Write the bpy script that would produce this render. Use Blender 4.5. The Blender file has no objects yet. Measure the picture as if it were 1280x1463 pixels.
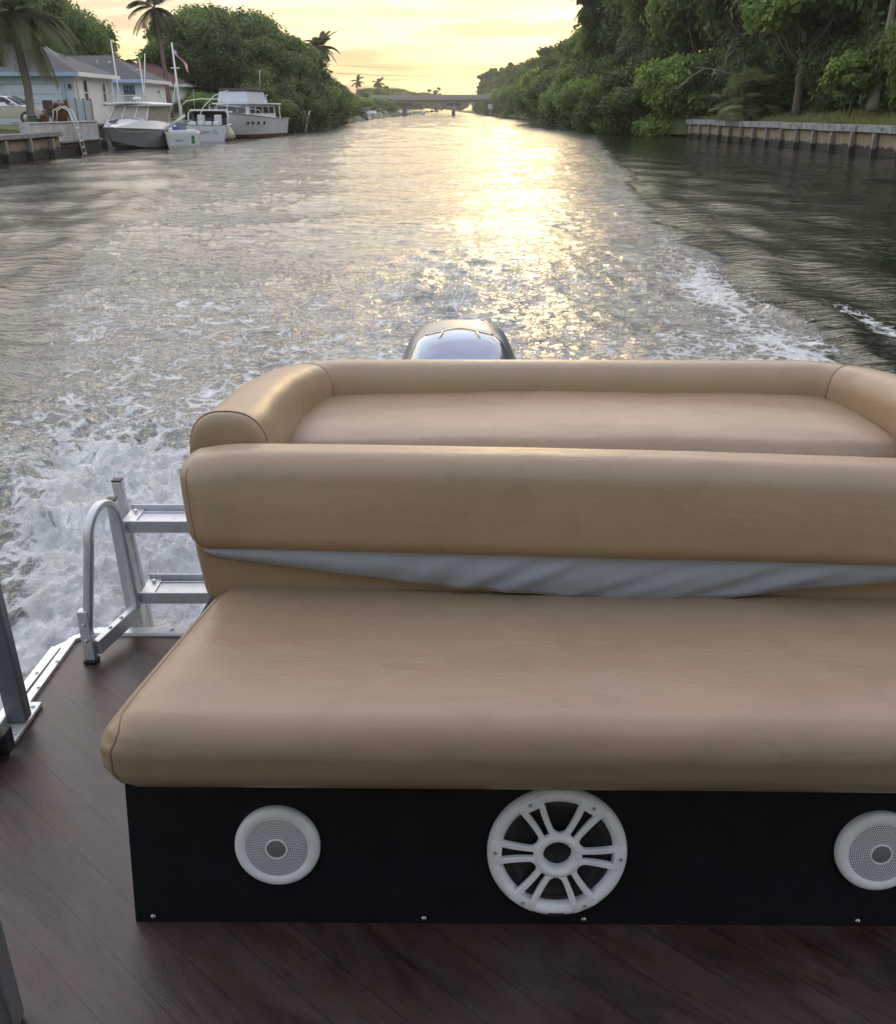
import bpy, math, random
import numpy as np
from mathutils import Vector, Matrix
R = math.radians
rnd = random.Random(7)
scn = bpy.context.scene
COL = scn.collection
CAM = (0.0, 0.0, 2.0)
DECK = 0.57
SUN_EL, SUN_AZ = 8.0, 6.5          # degrees; azimuth to the right of +Y

# ------------------------------------------------------------------ mesh builder
class MB:
    def __init__(s):
        s.v = []; s.f = []; s.m = []; s.k = 0
    def add(s, vs, fs):
        b = len(s.v)
        s.v.extend([tuple(map(float, p)) for p in vs])
        for f in fs:
            s.f.append(tuple(b + i for i in f)); s.m.append(s.k)
        return s
    def box(s, c, d, rot=None):
        hx, hy, hz = d[0] / 2, d[1] / 2, d[2] / 2
        P = [Vector((x, y, z)) for z in (-hz, hz) for y in (-hy, hy) for x in (-hx, hx)]
        if rot is not None: P = [rot @ p for p in P]
        P = [p + Vector(c) for p in P]
        return s.add(P, [(0, 2, 3, 1), (4, 5, 7, 6), (0, 1, 5, 4), (2, 6, 7, 3), (0, 4, 6, 2), (1, 3, 7, 5)])
    def bb(s, x0, x1, y0, y1, z0, z1):
        return s.box(((x0+x1)/2, (y0+y1)/2, (z0+z1)/2), (x1-x0, y1-y0, z1-z0))
    def bar(s, a, b, w, h, up=(0, 0, 1)):
        a, b = Vector(a), Vector(b); d = (b - a); L = d.length; d.normalize()
        u = Vector(up); r = d.cross(u)
        if r.length < 1e-4: r = d.cross(Vector((1, 0, 0)))
        r.normalize(); u = r.cross(d)
        P = []
        for q in (a, b):
            for sx, sz in ((-1, -1), (1, -1), (1, 1), (-1, 1)):
                P.append(q + r * (sx * w / 2) + u * (sz * h / 2))
        return s.add(P, [(3, 2, 1, 0), (4, 5, 6, 7), (0, 1, 5, 4), (1, 2, 6, 5), (2, 3, 7, 6), (3, 0, 4, 7)])
    def tube(s, pts, r, n=8, cap=True):
        pts = [Vector(p) for p in pts]; N = len(pts)
        rr = r if hasattr(r, '__len__') else [r] * N
        t0 = (pts[1] - pts[0]).normalized()
        nrm = t0.cross(Vector((0, 0, 1)))
        if nrm.length < 1e-3: nrm = t0.cross(Vector((1, 0, 0)))
        nrm.normalize(); V = []
        for i, p in enumerate(pts):
            t = (pts[min(i + 1, N - 1)] - pts[max(i - 1, 0)]).normalized()
            nrm = (nrm - t * nrm.dot(t)).normalized(); bn = t.cross(nrm)
            for k in range(n):
                a = 2 * math.pi * k / n
                V.append(p + (nrm * math.cos(a) + bn * math.sin(a)) * rr[i])
        F = [(i*n+k, i*n+(k+1) % n, (i+1)*n+(k+1) % n, (i+1)*n+k) for i in range(N-1) for k in range(n)]
        if cap: F += [tuple(range(n))[::-1], tuple((N-1)*n+k for k in range(n))]
        return s.add(V, F)
    def loft(s, secs, closed=True, cap=True):
        n = len(secs[0]); V = [p for q in secs for p in q]
        K = n if closed else n - 1
        F = [(i*n+k, i*n+(k+1) % n, (i+1)*n+(k+1) % n, (i+1)*n+k) for i in range(len(secs)-1) for k in range(K)]
        if cap and closed: F += [tuple(range(n))[::-1], tuple((len(secs)-1)*n+k for k in range(n))]
        return s.add(V, F)
    def lathe(s, prof, c=(0, 0, 0), n=32, mat=None, cap=False):
        """profile (r, z) turned about z, then mat (3x3) applied, then moved to c"""
        V = []
        for r, z in prof:
            for k in range(n):
                a = 2 * math.pi * k / n
                p = Vector((r * math.cos(a), r * math.sin(a), z))
                V.append((mat @ p if mat is not None else p) + Vector(c))
        F = [(i*n+k, i*n+(k+1) % n, (i+1)*n+(k+1) % n, (i+1)*n+k) for i in range(len(prof)-1) for k in range(n)]
        if cap: F += [tuple(range(n))[::-1], tuple((len(prof)-1)*n+k for k in range(n))]
        return s.add(V, F)
    def poly(s, pts): return s.add(pts, [tuple(range(len(pts)))])
    def prism(s, pts, vec):
        """polygon pts extruded by vec"""
        n = len(pts); v = Vector(vec); P = [Vector(p) for p in pts]
        return s.add(P + [p + v for p in P], [tuple(range(n))[::-1], tuple(range(n, 2*n))] + [(i, (i+1) % n, n+(i+1) % n, n+i) for i in range(n)])
    def rbox(s, lo, hi, r, seg=5, n=(12, 6, 4), fn=None):
        """rounded box between lo and hi with edge radius r; fn deforms an (N,3) array"""
        lo = np.array(lo, float); hi = np.array(hi, float); ax = []
        for i in range(3):
            e = [r * (1 - math.cos(math.pi / 2 * k / seg)) for k in range(seg)]
            e = [r * k / seg for k in range(seg)]
            mid = list(np.linspace(lo[i] + r, hi[i] - r, n[i] + 1))
            ax.append([lo[i] + q for q in e] + mid + [hi[i] - q for q in e[::-1]])
        keys = {}; V = []; F = []
        def vid(p):
            k = tuple(round(q, 6) for q in p)
            if k not in keys: keys[k] = len(V); V.append(p)
            return keys[k]
        for a in range(3):
            b, c = (a + 1) % 3, (a + 2) % 3
            for side in (0, 1):
                for i in range(len(ax[b]) - 1):
                    for j in range(len(ax[c]) - 1):
                        q = []
                        for di, dj in ((0, 0), (1, 0), (1, 1), (0, 1)):
                            p = [0, 0, 0]; p[a] = (lo[a], hi[a])[side]; p[b] = ax[b][i+di]; p[c] = ax[c][j+dj]
                            q.append(vid(tuple(p)))
                        F.append(tuple(q) if side else tuple(q[::-1]))
        P = np.array(V); Q = np.clip(P, lo + r, hi - r); D = P - Q
        L = np.linalg.norm(D, axis=1, keepdims=True); L[L == 0] = 1
        P = Q + D / L * r
        if fn: P = fn(P)
        return s.add(P, F)
    def build(s, name, mat, parent=None, smooth=False, local=False, bevel=0, seg=2, auto=None):
        off = Vector((0, 0, 0))
        if parent is not None and not local:
            q = parent
            while q.parent: q = q.parent
            off = q.location
        me = bpy.data.meshes.new(name)
        me.from_pydata([(v[0]-off[0], v[1]-off[1], v[2]-off[2]) for v in s.v], [], s.f)
        mats = mat if isinstance(mat, (list, tuple)) else [mat]
        for m in mats: me.materials.append(m)
        if len(mats) > 1: me.polygons.foreach_set('material_index', s.m)
        if smooth: me.polygons.foreach_set('use_smooth', [True] * len(me.polygons))
        me.validate(); me.update()
        o = bpy.data.objects.new(name, me); COL.objects.link(o)
        if auto is not None:
            me.polygons.foreach_set('use_smooth', [True] * len(me.polygons))
            me.set_sharp_from_angle(angle=R(auto))
        if parent is not None: o.parent = parent
        if bevel:
            b = o.modifiers.new('bevel', 'BEVEL'); b.width = bevel; b.segments = seg; b.limit_method = 'ANGLE'; b.angle_limit = R(40)
        return o

def tag(o, label=None, cat=None, group=None, kind=None):
    if label: o['label'] = label
    if cat: o['category'] = cat
    if group: o['group'] = group
    if kind: o['kind'] = kind
    return o
def thing(name, label, cat, loc=(0, 0, 0), rz=0, group=None):
    o = bpy.data.objects.new(name, None); COL.objects.link(o); o.empty_display_size = .2
    o.location = loc; o.rotation_euler = (0, 0, rz)
    return tag(o, label, cat, group)
def copy_tree(o, parent=None):
    c = o.copy(); COL.objects.link(c); c.parent = parent
    for ch in [q for q in bpy.data.objects if q.parent == o]: copy_tree(ch, c)
    return c

# ------------------------------------------------------------------ materials
class NT:
    """tiny helper to write node trees"""
    def __init__(s, nt): s.t = nt
    def n(s, typ, ins=None, **kw):
        x = s.t.nodes.new(typ)
        for k, v in kw.items(): setattr(x, k, v)
        if ins:
            for k, v in ins.items():
                if isinstance(v, bpy.types.NodeSocket): s.t.links.new(v, x.inputs[k])
                else: x.inputs[k].default_value = v
        return x
    def math(s, op, a, b=None, c=None, clamp=False):
        x = s.t.nodes.new('ShaderNodeMath'); x.operation = op; x.use_clamp = clamp
        for i, v in enumerate((a, b, c)):
            if v is None: continue
            if isinstance(v, bpy.types.NodeSocket): s.t.links.new(v, x.inputs[i])
            else: x.inputs[i].default_value = v
        return x.outputs[0]
    def ramp(s, fac, stops, interp='LINEAR'):
        x = s.t.nodes.new('ShaderNodeValToRGB'); s.t.links.new(fac, x.inputs[0]); x.color_ramp.interpolation = interp
        e = x.color_ramp.elements
        while len(e) < len(stops): e.new(1)
        for q, (p, c) in zip(e, stops):
            q.position = p; q.color = (c, c, c, 1) if not hasattr(c, '__len__') else (*c[:3], 1)
        return x.outputs[0]
    def noise(s, vec=None, scale=5, detail=4, rough=.55, dist=0, dim='3D'):
        x = s.t.nodes.new('ShaderNodeTexNoise'); x.noise_dimensions = dim
        x.inputs['Scale'].default_value = scale; x.inputs['Detail'].default_value = detail
        x.inputs['Roughness'].default_value = rough; x.inputs['Distortion'].default_value = dist
        if vec is not None: s.t.links.new(vec, x.inputs['Vector'])
        return x.outputs['Fac']
    def mix(s, fac, a, b):
        x = s.t.nodes.new('ShaderNodeMix'); x.data_type = 'RGBA'
        for sock, v in ((x.inputs[0], fac), (x.inputs[6], a), (x.inputs[7], b)):
            if isinstance(v, bpy.types.NodeSocket): s.t.links.new(v, sock)
            elif hasattr(v, '__len__'): sock.default_value = (*v[:3], 1)
            else: sock.default_value = v
        return x.outputs[2]
    def mapping(s, vec, scale=(1, 1, 1), rot=(0, 0, 0), loc=(0, 0, 0)):
        x = s.n('ShaderNodeMapping', {'Vector': vec, 'Scale': scale, 'Rotation': rot, 'Location': loc}); return x.outputs[0]
    def bump(s, h, strength=.3, dist=.01, normal=None):
        x = s.n('ShaderNodeBump', {'Height': h, 'Strength': strength, 'Distance': dist})
        if normal is not None: s.t.links.new(normal, x.inputs['Normal'])
        return x.outputs[0]

def newmat(name):
    m = bpy.data.materials.new(name); m.use_nodes = True
    nt = NT(m.node_tree); b = m.node_tree.nodes['Principled BSDF']
    return m, nt, b
def setp(nt, b, **kw):
    names = dict(col='Base Color', rough='Roughness', metal='Metallic', spec='Specular IOR Level', coat='Coat Weight', crough='Coat Roughness', normal='Normal', trans='Transmission Weight', ior='IOR', alpha='Alpha', sub='Subsurface Weight', sheen='Sheen Weight')
    for k, v in kw.items():
        s = b.inputs[names[k]]
        if isinstance(v, bpy.types.NodeSocket): nt.t.links.new(v, s)
        elif k == 'col': s.default_value = (*v[:3], 1)
        else: s.default_value = v
def simple(name, col, rough=.5, metal=0, var=.15, scale=3, bump=0, bscale=40, grime=0, gcol=(.05, .045, .04), obj=True, spec=.5, coat=0):
    """painted / plain surface with mild colour and roughness variation, optional grime patches and bump"""
    m, nt, b = newmat(name)
    tc = nt.n('ShaderNodeTexCoord').outputs['Object']
    n1 = nt.noise(tc, scale, 5)
    a = tuple(c * (1 - var) for c in col); c2 = tuple(min(1, c * (1 + var)) for c in col)
    c = nt.mix(n1, a, c2)
    if grime:
        g = nt.ramp(nt.noise(tc, scale * 2.3, 6, .65), [(.5, 0), (.72, grime)])
        c = nt.mix(g, c, gcol)
    rr = nt.math('MULTIPLY_ADD', nt.noise(tc, scale * 4, 3), .25 * rough, rough * .87)
    setp(nt, b, col=c, rough=rr, metal=metal, spec=spec, coat=coat)
    if bump: setp(nt, b, normal=nt.bump(nt.noise(tc, bscale, 4), bump, .01))
    return m
# ------------------------------------------------------------------ world, sun, camera
w = bpy.data.worlds.new('World'); scn.world = w; w.use_nodes = True
nt = NT(w.node_tree); bg = w.node_tree.nodes['Background']
sky = nt.n('ShaderNodeTexSky', sky_type='NISHITA', sun_disc=False, sun_elevation=R(SUN_EL), sun_rotation=R(SUN_AZ), altitude=0, air_density=1.2, dust_density=3.0, ozone_density=1.5)
gen = nt.n('ShaderNodeTexCoord').outputs['Generated']
sep = nt.n('ShaderNodeSeparateXYZ', {0: gen})
zz = nt.math('ADD', nt.math('MAXIMUM', sep.outputs[2], 0.0), .09)
px = nt.math('DIVIDE', sep.outputs[0], zz); py = nt.math('DIVIDE', sep.outputs[1], zz)
cv = nt.n('ShaderNodeCombineXYZ', {0: px, 1: py, 2: 0.0}).outputs[0]
cvm = nt.mapping(cv, (.75, .75, 1), (0, 0, .5), (3.1, 1.7, 0))
# closeness to the sun's direction
sd = Vector((math.sin(R(SUN_AZ)) * math.cos(R(SUN_EL)), math.cos(R(SUN_AZ)) * math.cos(R(SUN_EL)), math.sin(R(SUN_EL))))
dp = nt.n('ShaderNodeVectorMath', {0: gen, 1: tuple(sd)}, operation='DOT_PRODUCT').outputs['Value']
near = nt.ramp(dp, [(.0, .0), (.75, .12), (.94, .45), (.99, .8), (1.0, 1)])
# veil of high thin cloud: warm and bright around the sun, cool grey white overhead
hgt = nt.ramp(sep.outputs[2], [(0, (3.1, 2.6, 1.2)), (.05, (3.2, 2.75, 1.5)), (.12, (4.3, 3.8, 2.7)), (.3, (6.8, 6.4, 5.6)), (.8, (4.6, 5.0, 5.8))])
back = nt.ramp(nt.math('MULTIPLY_ADD', sep.outputs[1], .5, .5), [(0, .48), (.5, .66), (1, 1)])
veil = nt.n('ShaderNodeVectorMath', {0: hgt, 'Scale': back}, operation='SCALE').outputs[0]
n1 = nt.noise(cvm, 1.1, 7, .62, .3)
cover = nt.ramp(n1, [(.36, .94), (.62, .985)])
base = nt.mix(cover, sky.outputs[0], veil)
# puffs of darker cloud
n2 = nt.noise(nt.mapping(cv, (.36, .62, 1), (0, 0, .1), (7.3, 2.2, 0)), 1.5, 7, .58, .25)
puff = nt.ramp(n2, [(.47, 0), (.57, 1)])
pf = nt.n('ShaderNodeVectorMath', {0: veil, 1: (.74, .62, .66)}, operation='MULTIPLY').outputs[0]
base = nt.mix(nt.math('MULTIPLY', puff, .95), base, pf)
glow = nt.math('ADD', nt.math('POWER', nt.math('MAXIMUM', dp, 0.0), 700.0), nt.math('MULTIPLY', nt.math('POWER', nt.math('MAXIMUM', dp, 0.0), 30.0), .24))
g2 = nt.n('ShaderNodeVectorMath', {0: (3.4, 2.4, .9), 'Scale': glow}, operation='SCALE').outputs[0]
cool = nt.n('ShaderNodeVectorMath', {0: base, 1: nt.ramp(nt.math('MULTIPLY_ADD', sep.outputs[1], .5, .5), [(.0, (.72, .86, 1.0)), (.45, (.85, .93, 1.0)), (.8, (1, 1, 1))])}, operation='MULTIPLY').outputs[0]
base = cool
tot = nt.n('ShaderNodeVectorMath', {0: base, 1: g2}, operation='ADD').outputs[0]
w.node_tree.links.new(tot, bg.inputs[0]); bg.inputs[1].default_value = .12

sl = bpy.data.lights.new('sun', 'SUN'); sl.energy = .085; sl.angle = R(11.0); sl.color = (1, .70, .32)
so = bpy.data.objects.new('sun', sl); COL.objects.link(so)
so.rotation_euler = (-sd).to_track_quat('-Z', 'Y').to_euler(); so.location = (5, 60, 30)

cam = bpy.data.cameras.new('camera'); co = bpy.data.objects.new('camera', cam); COL.objects.link(co)
co.location = CAM; co.rotation_euler = (math.pi / 2 - math.atan(574 / 1350), 0, 0)
cam.sensor_fit = 'HORIZONTAL'; cam.sensor_width = 36; cam.lens = 36 * 1350 / 1280
cam.clip_start = .05; cam.clip_end = 8000
scn.camera = co
scn.view_settings.view_transform = 'Standard'; scn.view_settings.look = 'None'
scn.view_settings.gamma = 1; scn.view_settings.exposure = 1.75; scn.view_settings.use_curve_mapping = False
scn.cycles.max_bounces = 8; scn.cycles.volume_bounces = 0; scn.cycles.transparent_max_bounces = 12
scn.cycles.caustics_reflective = False; scn.cycles.caustics_refractive = False
scn.cycles.sample_clamp_indirect = 6
# ------------------------------------------------------------------ water
def vnoise(x, y, seed=0):
    """smooth value noise on arrays"""
    xi = np.floor(x).astype(np.int64); yi = np.floor(y).astype(np.int64); fx = x - xi; fy = y - yi
    fx = fx*fx*fx*(fx*(fx*6-15)+10); fy = fy*fy*fy*(fy*(fy*6-15)+10)
    def h(a, b):
        n = (a * 374761393 + b * 668265263 + seed * 1442695041) & 0xffffffff
        n = ((n ^ (n >> 13)) * 1274126177) & 0xffffffff
        return ((n ^ (n >> 16)) & 0xffff) / 65535.0
    return (h(xi, yi)*(1-fx)+h(xi+1, yi)*fx)*(1-fy) + (h(xi, yi+1)*(1-fx)+h(xi+1, yi+1)*fx)*fy
def fbm(x, y, o=4, seed=0, ridge=False, g=.5):
    t = 0; a = 1; s = 0
    for i in range(o):
        v = vnoise(x, y, seed + i * 17)
        if ridge: v = 1 - np.abs(2 * v - 1)
        t = t + a * v; s += a; a *= g
        x, y = (x * .8 - y * .6) * 2.03 + 5.2, (x * .6 + y * .8) * 2.03 + 1.3
    return t / s
def sstep(a, b, x):
    t = np.clip((x - a) / (b - a), 0, 1); return t * t * (3 - 2 * t)

ys = [-60, -40, -25, -15, -8, -4, -1, .5, 1.4]
y = 2.2
while y < 120: ys.append(y); y *= 1.0042
while y < 700: ys.append(y); y *= 1.02
while y < 6000: ys.append(y); y *= 1.3
ys = np.array(ys)
u = np.linspace(-.80, .80, 900)
u = np.concatenate([[-30, -12, -6, -3, -1.8, -1.2, -.95], u, [.95, 1.2, 1.8, 3, 6, 12, 30]])
YY = np.repeat(ys[:, None], len(u), 1); XX = u[None, :] * (np.maximum(ys, 0)[:, None] * .72 + 2.6)
# ambient chop
rs = np.random.RandomState(3)
Z = np.zeros_like(XX)
# wake envelope: half widths of the disturbed water each side of the boat
yl = np.interp(YY, [0, 3.8, 5.1, 5.8, 11.3, 21, 27, 60, 200], [-1.1, -1.75, -2.5, -2.9, -5.0, -6.6, -7.3, -14, -18])
yr = np.interp(YY, [0, 4, 7, 9.3, 16.6, 23, 45, 90, 200], [1.6, 2.6, 3.25, 3.6, 4.1, 4.7, 7.5, 13, 19])
wob = (fbm(XX*.5, YY*.5, 3, 5) - .5) * 1.6
inn = sstep(-.35, .5, XX - yl + wob) * sstep(-.12, .22, yr - XX + wob * .7)
far = sstep(14, 60, YY)
amp0 = np.where(XX < 0, .40, .24); amp = amp0 + (1 - amp0) * inn
amp = amp * (1 - .25 * far)
WP = [2.2 * fbm(XX * q, YY * q, 1, 900 + k) for k, q in enumerate((2.5, .9, .3, .1))]
for i in range(70):
    lam = .10 * (1.105 ** i) * .9; lam = min(lam, 6.5)
    th = rs.normal(0, 1.0) + (math.pi / 2); kx, ky = math.cos(th) * 2 * math.pi / lam, math.sin(th) * 2 * math.pi / lam
    a = .0040 * lam ** .8 * .55
    if lam < .3 : sel = sstep(30, 12, YY)
    elif lam < .8: sel = sstep(80, 40, YY)
    else: sel = 1.0
    Z += a * sel * np.sin(kx * XX + ky * YY + rs.uniform(0, 6.28) + WP[0 if lam < .25 else 1 if lam < .7 else 2 if lam < 2 else 3]) * (amp if lam < 1.5 else np.maximum(amp, .5))
# turbulent choppy lumps inside the wake
t1 = fbm(XX * 2.6, YY * 1.9, 5, 11, True); t2 = fbm(XX * 7, YY * 5.5, 4, 31, True)
nearw = sstep(26, 5, YY)
Z += inn * (t1 - .55) * (.02 + .03 * nearw) * (.5 + 1.0 * fbm(XX * .35, YY * .2, 2, 333)) + inn * (t2 - .55) * .011 * sstep(22, 8, YY)
# heavy wash beside the ladder and behind the motor
dl = XX - np.interp(YY, [2, 3.8, 5.1, 5.8, 9], [-1.15, -1.45, -1.95, -2.2, -3.6])
wash = np.exp(-(dl / np.interp(YY, [2, 4, 6, 9], [.4, .6, .75, 1.1])) ** 2) * sstep(8.0, 4.6, YY)
wash = np.maximum(wash, .7 * np.exp(-((XX + .3) / 1.1) ** 2) * sstep(5.5, 3.5, YY))
boil = np.exp(-((XX - .05) / np.interp(YY, [3, 8, 12, 20], [.5, .75, 1.0, 1.6])) ** 2) * sstep(20, 10, YY)
Z += wash * ((t1 - .5) * .13 + (t2 - .5) * .09 + (fbm(XX*17, YY*14, 3, 77, True)-.5)*.05)
Z += boil * (fbm(XX * 1.8, YY * 1.3, 4, 90, True) - .5) * .16
# trailing crests of the wake arms
arms = [(-1.0, [(3, -1.6), (5.75, -3.1), (11.3, -5.5), (21, -7.0), (30, -8.2), (60, -14)], .06), (1.0, [(5, 3.1), (7.1, 3.6), (9.3, 4.0), (14, 4.5), (23, 5.2), (45, 9)], .04)]
for sg, pl, a in arms:
    xc = np.interp(YY, [p[0] for p in pl], [p[1] for p in pl])
    for k in range(4):
        d = (XX - xc - sg * k * (.55 + .02 * YY)) + .35 * (fbm(XX * .4, YY * .4, 2, 60 + k) - .5) * 2
        wv = .22 + .008 * YY
        brk = .45 + .9 * fbm(XX * .9 + k * 9, YY * .55, 2, 71)
        Z += a * brk * .75 ** k * np.exp(-(d / wv) ** 2) * sstep(60, 20, YY) * sstep(2.5, 5, YY)
# smooth swell in the undisturbed water
out = 1 - inn
Z += out * np.where(XX > 0, .85, 1) * (.022 * np.sin(XX * 1.9 + YY * 1.15 + 3 * fbm(XX * .15, YY * .2, 2, 44)) + .018 * np.sin(-XX * 1.2 + YY * 1.7 + 3 * fbm(XX * .2, YY * .12, 2, 45))) * sstep(90, 30, YY)
Z *= sstep(1.2, 2.6, YY)
Z *= sstep(900, 200, YY)
Z = np.where(np.abs(XX) > 40, 0, Z)
# flatten under our own boat
# foam masks
lace = inn * (.22 + .40 * sstep(16, 4.5, YY))* sstep(40, 12, YY)
rbelt = np.exp(-((XX - np.interp(YY, [5, 7, 9.3, 16, 23], [2.7, 2.95, 3.15, 3.5, 4.0])) / .6) ** 2) * sstep(26, 9, YY) * .72
rc = np.exp(-((XX - 4.35) / .22) ** 2) * np.exp(-((YY - 9.6) / 1.6) ** 2) * .66
foam = np.clip(np.maximum.reduce([wash * 1.18, lace, rbelt, rc, boil * .62 * sstep(18, 9, YY)]) + (fbm(XX*.8, YY*.5, 3, 123) - .5) * .5 * inn * sstep(24, 7, YY) * 1.05, 0, 1.3)
aer_sheen = np.clip(np.maximum(wash * .9, boil * .9) + inn * (.34 + sstep(40, 4, YY) * .40), 0, 1)  # aerated wash, plus a silvery sky sheen painted over the whole wake
ny, nx = XX.shape
co_ = np.stack([XX, YY, Z], -1).reshape(-1, 3).astype(np.float32)
idx = np.arange(ny * nx).reshape(ny, nx)
q = np.stack([idx[:-1, :-1], idx[:-1, 1:], idx[1:, 1:], idx[1:, :-1]], -1).reshape(-1, 4)
me = bpy.data.meshes.new('water'); me.vertices.add(len(co_)); me.vertices.foreach_set('co', co_.ravel())
me.loops.add(q.size); me.loops.foreach_set('vertex_index', q.ravel().astype(np.int32))
me.polygons.add(len(q)); me.polygons.foreach_set('loop_start', np.arange(0, q.size, 4, dtype=np.int32)); me.polygons.foreach_set('loop_total', np.full(len(q), 4, np.int32))
me.polygons.foreach_set('use_smooth', np.ones(len(q), bool))
for nme, arr in (('foam', foam), ('aer_sheen', aer_sheen), ('inn', inn)):
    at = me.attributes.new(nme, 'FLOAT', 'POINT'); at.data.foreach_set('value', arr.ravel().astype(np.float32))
me.update(); me.validate()
m, nt, b = newmat('water_surface')
tc = nt.n('ShaderNodeTexCoord').outputs['Object']
A = {k: nt.n('ShaderNodeAttribute', attribute_name=k).outputs['Fac'] for k in ('foam', 'aer_sheen', 'inn')}
wv = nt.mapping(tc, (1, .8, 1))
warp = nt.n('ShaderNodeTexNoise', {'Vector': wv, 'Scale': 2.2, 'Detail': 3.0}).outputs['Color']
wvec = nt.n('ShaderNodeVectorMath', {0: warp, 'Scale': .55}, operation='SCALE').outputs[0]
wv2 = nt.n('ShaderNodeVectorMath', {0: wv, 1: wvec}, operation='ADD').outputs[0]
vor = nt.n('ShaderNodeTexVoronoi', {'Vector': wv2, 'Scale': 5.5}, feature='DISTANCE_TO_EDGE').outputs['Distance']
vor2 = nt.n('ShaderNodeTexVoronoi', {'Vector': wv2, 'Scale': 15.0}, feature='DISTANCE_TO_EDGE').outputs['Distance']
l1 = nt.ramp(vor, [(0, 1), (.16, .25), (.4, 0)]); l2 = nt.ramp(vor2, [(0, 1), (.2, .3), (.5, 0)])
nf = nt.noise(wv2, 3.6, 9, .72); nf2 = nt.noise(wv2, 40, 5, .72)
lac = nt.math('ADD', nt.math('MULTIPLY', l1, .22), nt.math('MULTIPLY', l2, .12))
tex = nt.math('ADD', nt.math('ADD', lac, nt.math('MULTIPLY', nf, .76)), nt.math('MULTIPLY', nf2, .34))
thr = nt.math('SUBTRACT', 1.05, nt.math('MULTIPLY', A['foam'], .62))
fm = nt.math('MULTIPLY', nt.ramp(nt.math('ADD', nt.math('SUBTRACT', tex, thr), .5), [(.46, 0), (.60, 1)]), nt.math('MINIMUM', nt.math('MULTIPLY', A['foam'], 3.0), 1.0))
deep = (.012, .016, .010); aer_sheen_col = (.33, .335, .315)  # pale tone serves aerated water and the painted sky sheen
wc = nt.mix(nt.math('MULTIPLY', A['aer_sheen'], nt.ramp(nt.noise(tc, 1.6, 4), [(.3, .35), (.7, 1)])), deep, aer_sheen_col)
colr = nt.mix(fm, wc, (.90, .91, .90))
rip = nt.noise(nt.mapping(tc, (.7, 1.8, 1)), 8.0, 4, .58, .4)
rip2 = nt.noise(nt.mapping(tc, (1, 2.0, 1)), 1.7, 5, .6, .3)
rs1 = nt.math('MULTIPLY', rip, nt.math('MULTIPLY_ADD', A['inn'], .55, .45))
rs2 = nt.math('MULTIPLY', rip2, nt.math('MULTIPLY_ADD', A['inn'], .8, .35))
hh = nt.math('ADD', nt.math('MULTIPLY', rs1, .015), nt.math('MULTIPLY', rs2, .085))
hh = nt.math('ADD', hh, nt.math('MULTIPLY', fm, nt.math('MULTIPLY_ADD', nf2, .05, -.006)))
bmp = nt.n('ShaderNodeBump', {'Height': hh, 'Strength': 1.0, 'Distance': 1.0}).outputs[0]
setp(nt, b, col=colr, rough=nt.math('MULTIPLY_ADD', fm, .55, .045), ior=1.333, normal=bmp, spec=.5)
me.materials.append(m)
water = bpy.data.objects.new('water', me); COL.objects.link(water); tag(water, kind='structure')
# ------------------------------------------------------------------ materials of our own boat
def leather_mat(name, col):
    m, nt, b = newmat(name)
    tc = nt.n('ShaderNodeTexCoord').outputs['Object']
    n1 = nt.noise(tc, 3.2, 5, .6); n2 = nt.noise(nt.mapping(tc, (1, 1, 1)), 26, 6, .7, .6)
    stain = nt.ramp(nt.noise(tc, 8, 6, .7, .4), [(.52, 0), (.75, .5)])
    c = nt.mix(n1, tuple(q * .9 for q in col), tuple(q * 1.1 for q in col))
    c = nt.mix(stain, c, tuple(q * .72 for q in col))
    fine = nt.noise(tc, 420, 3, .6); wr = nt.noise(nt.mapping(tc, (1, 2.6, 2.2)), 9, 5, .6, .9)
    soft = nt.noise(nt.mapping(tc, (1, 1.8, 1.5)), 2.6, 3, .5, .4)
    h = nt.math('ADD', nt.math('MULTIPLY', fine, .0005), nt.math('MULTIPLY', wr, .0022))
    h = nt.math('ADD', h, nt.math('MULTIPLY', soft, .008))
    bmp = nt.n('ShaderNodeBump', {'Height': h, 'Strength': .75, 'Distance': 1.0}).outputs[0]
    setp(nt, b, col=c, rough=nt.math('MULTIPLY_ADD', n2, .20, .27), spec=.5, normal=bmp)
    return m
M_tan = leather_mat('tan_vinyl', (.35, .25, .155))
M_seam = simple('vinyl_seam', (.22, .15, .10), .6)
M_skirt = leather_mat('grey_vinyl', (.34, .38, .45))
M_alu = simple('brushed_aluminium', (.66, .68, .71), .42, .45, .08, 14, .15, 160, .3, (.3, .3, .3))
M_alu2 = simple('anodised_trim', (.80, .80, .79), .36, .35, .07, 12, .1, 90, .25, (.35, .33, .3))
M_alug = simple('grey_aluminium', (.22, .24, .27), .42, .5, .1, 9, .1, 80, .25, (.1, .1, .1))
M_blk = simple('black_plastic', (.018, .018, .02), .45, 0, .3, 20, .2, 200)
M_steel = simple('stainless_screw', (.45, .45, .45), .28, 1)
M_wht = simple('white_speaker_plastic', (.84, .86, .90), .38, 0, .05, 8, .06, 60, .22, (.32, .31, .3))
def panel_mat():
    m, nt, b = newmat('black_panel')
    tc = nt.n('ShaderNodeTexCoord').outputs['Object']
    c = nt.mix(nt.ramp(nt.noise(tc, 16, 6, .7), [(.4, 0), (.8, 1)]), (.003, .0035, .006), (.009, .0095, .014))
    h = nt.math('ADD', nt.noise(tc, 350, 2), nt.math('MULTIPLY', nt.noise(tc, 40, 4), .6))
    setp(nt, b, col=c, rough=.7, spec=.25, normal=nt.bump(h, .35, .002)); return m
M_panel = panel_mat()
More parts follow.
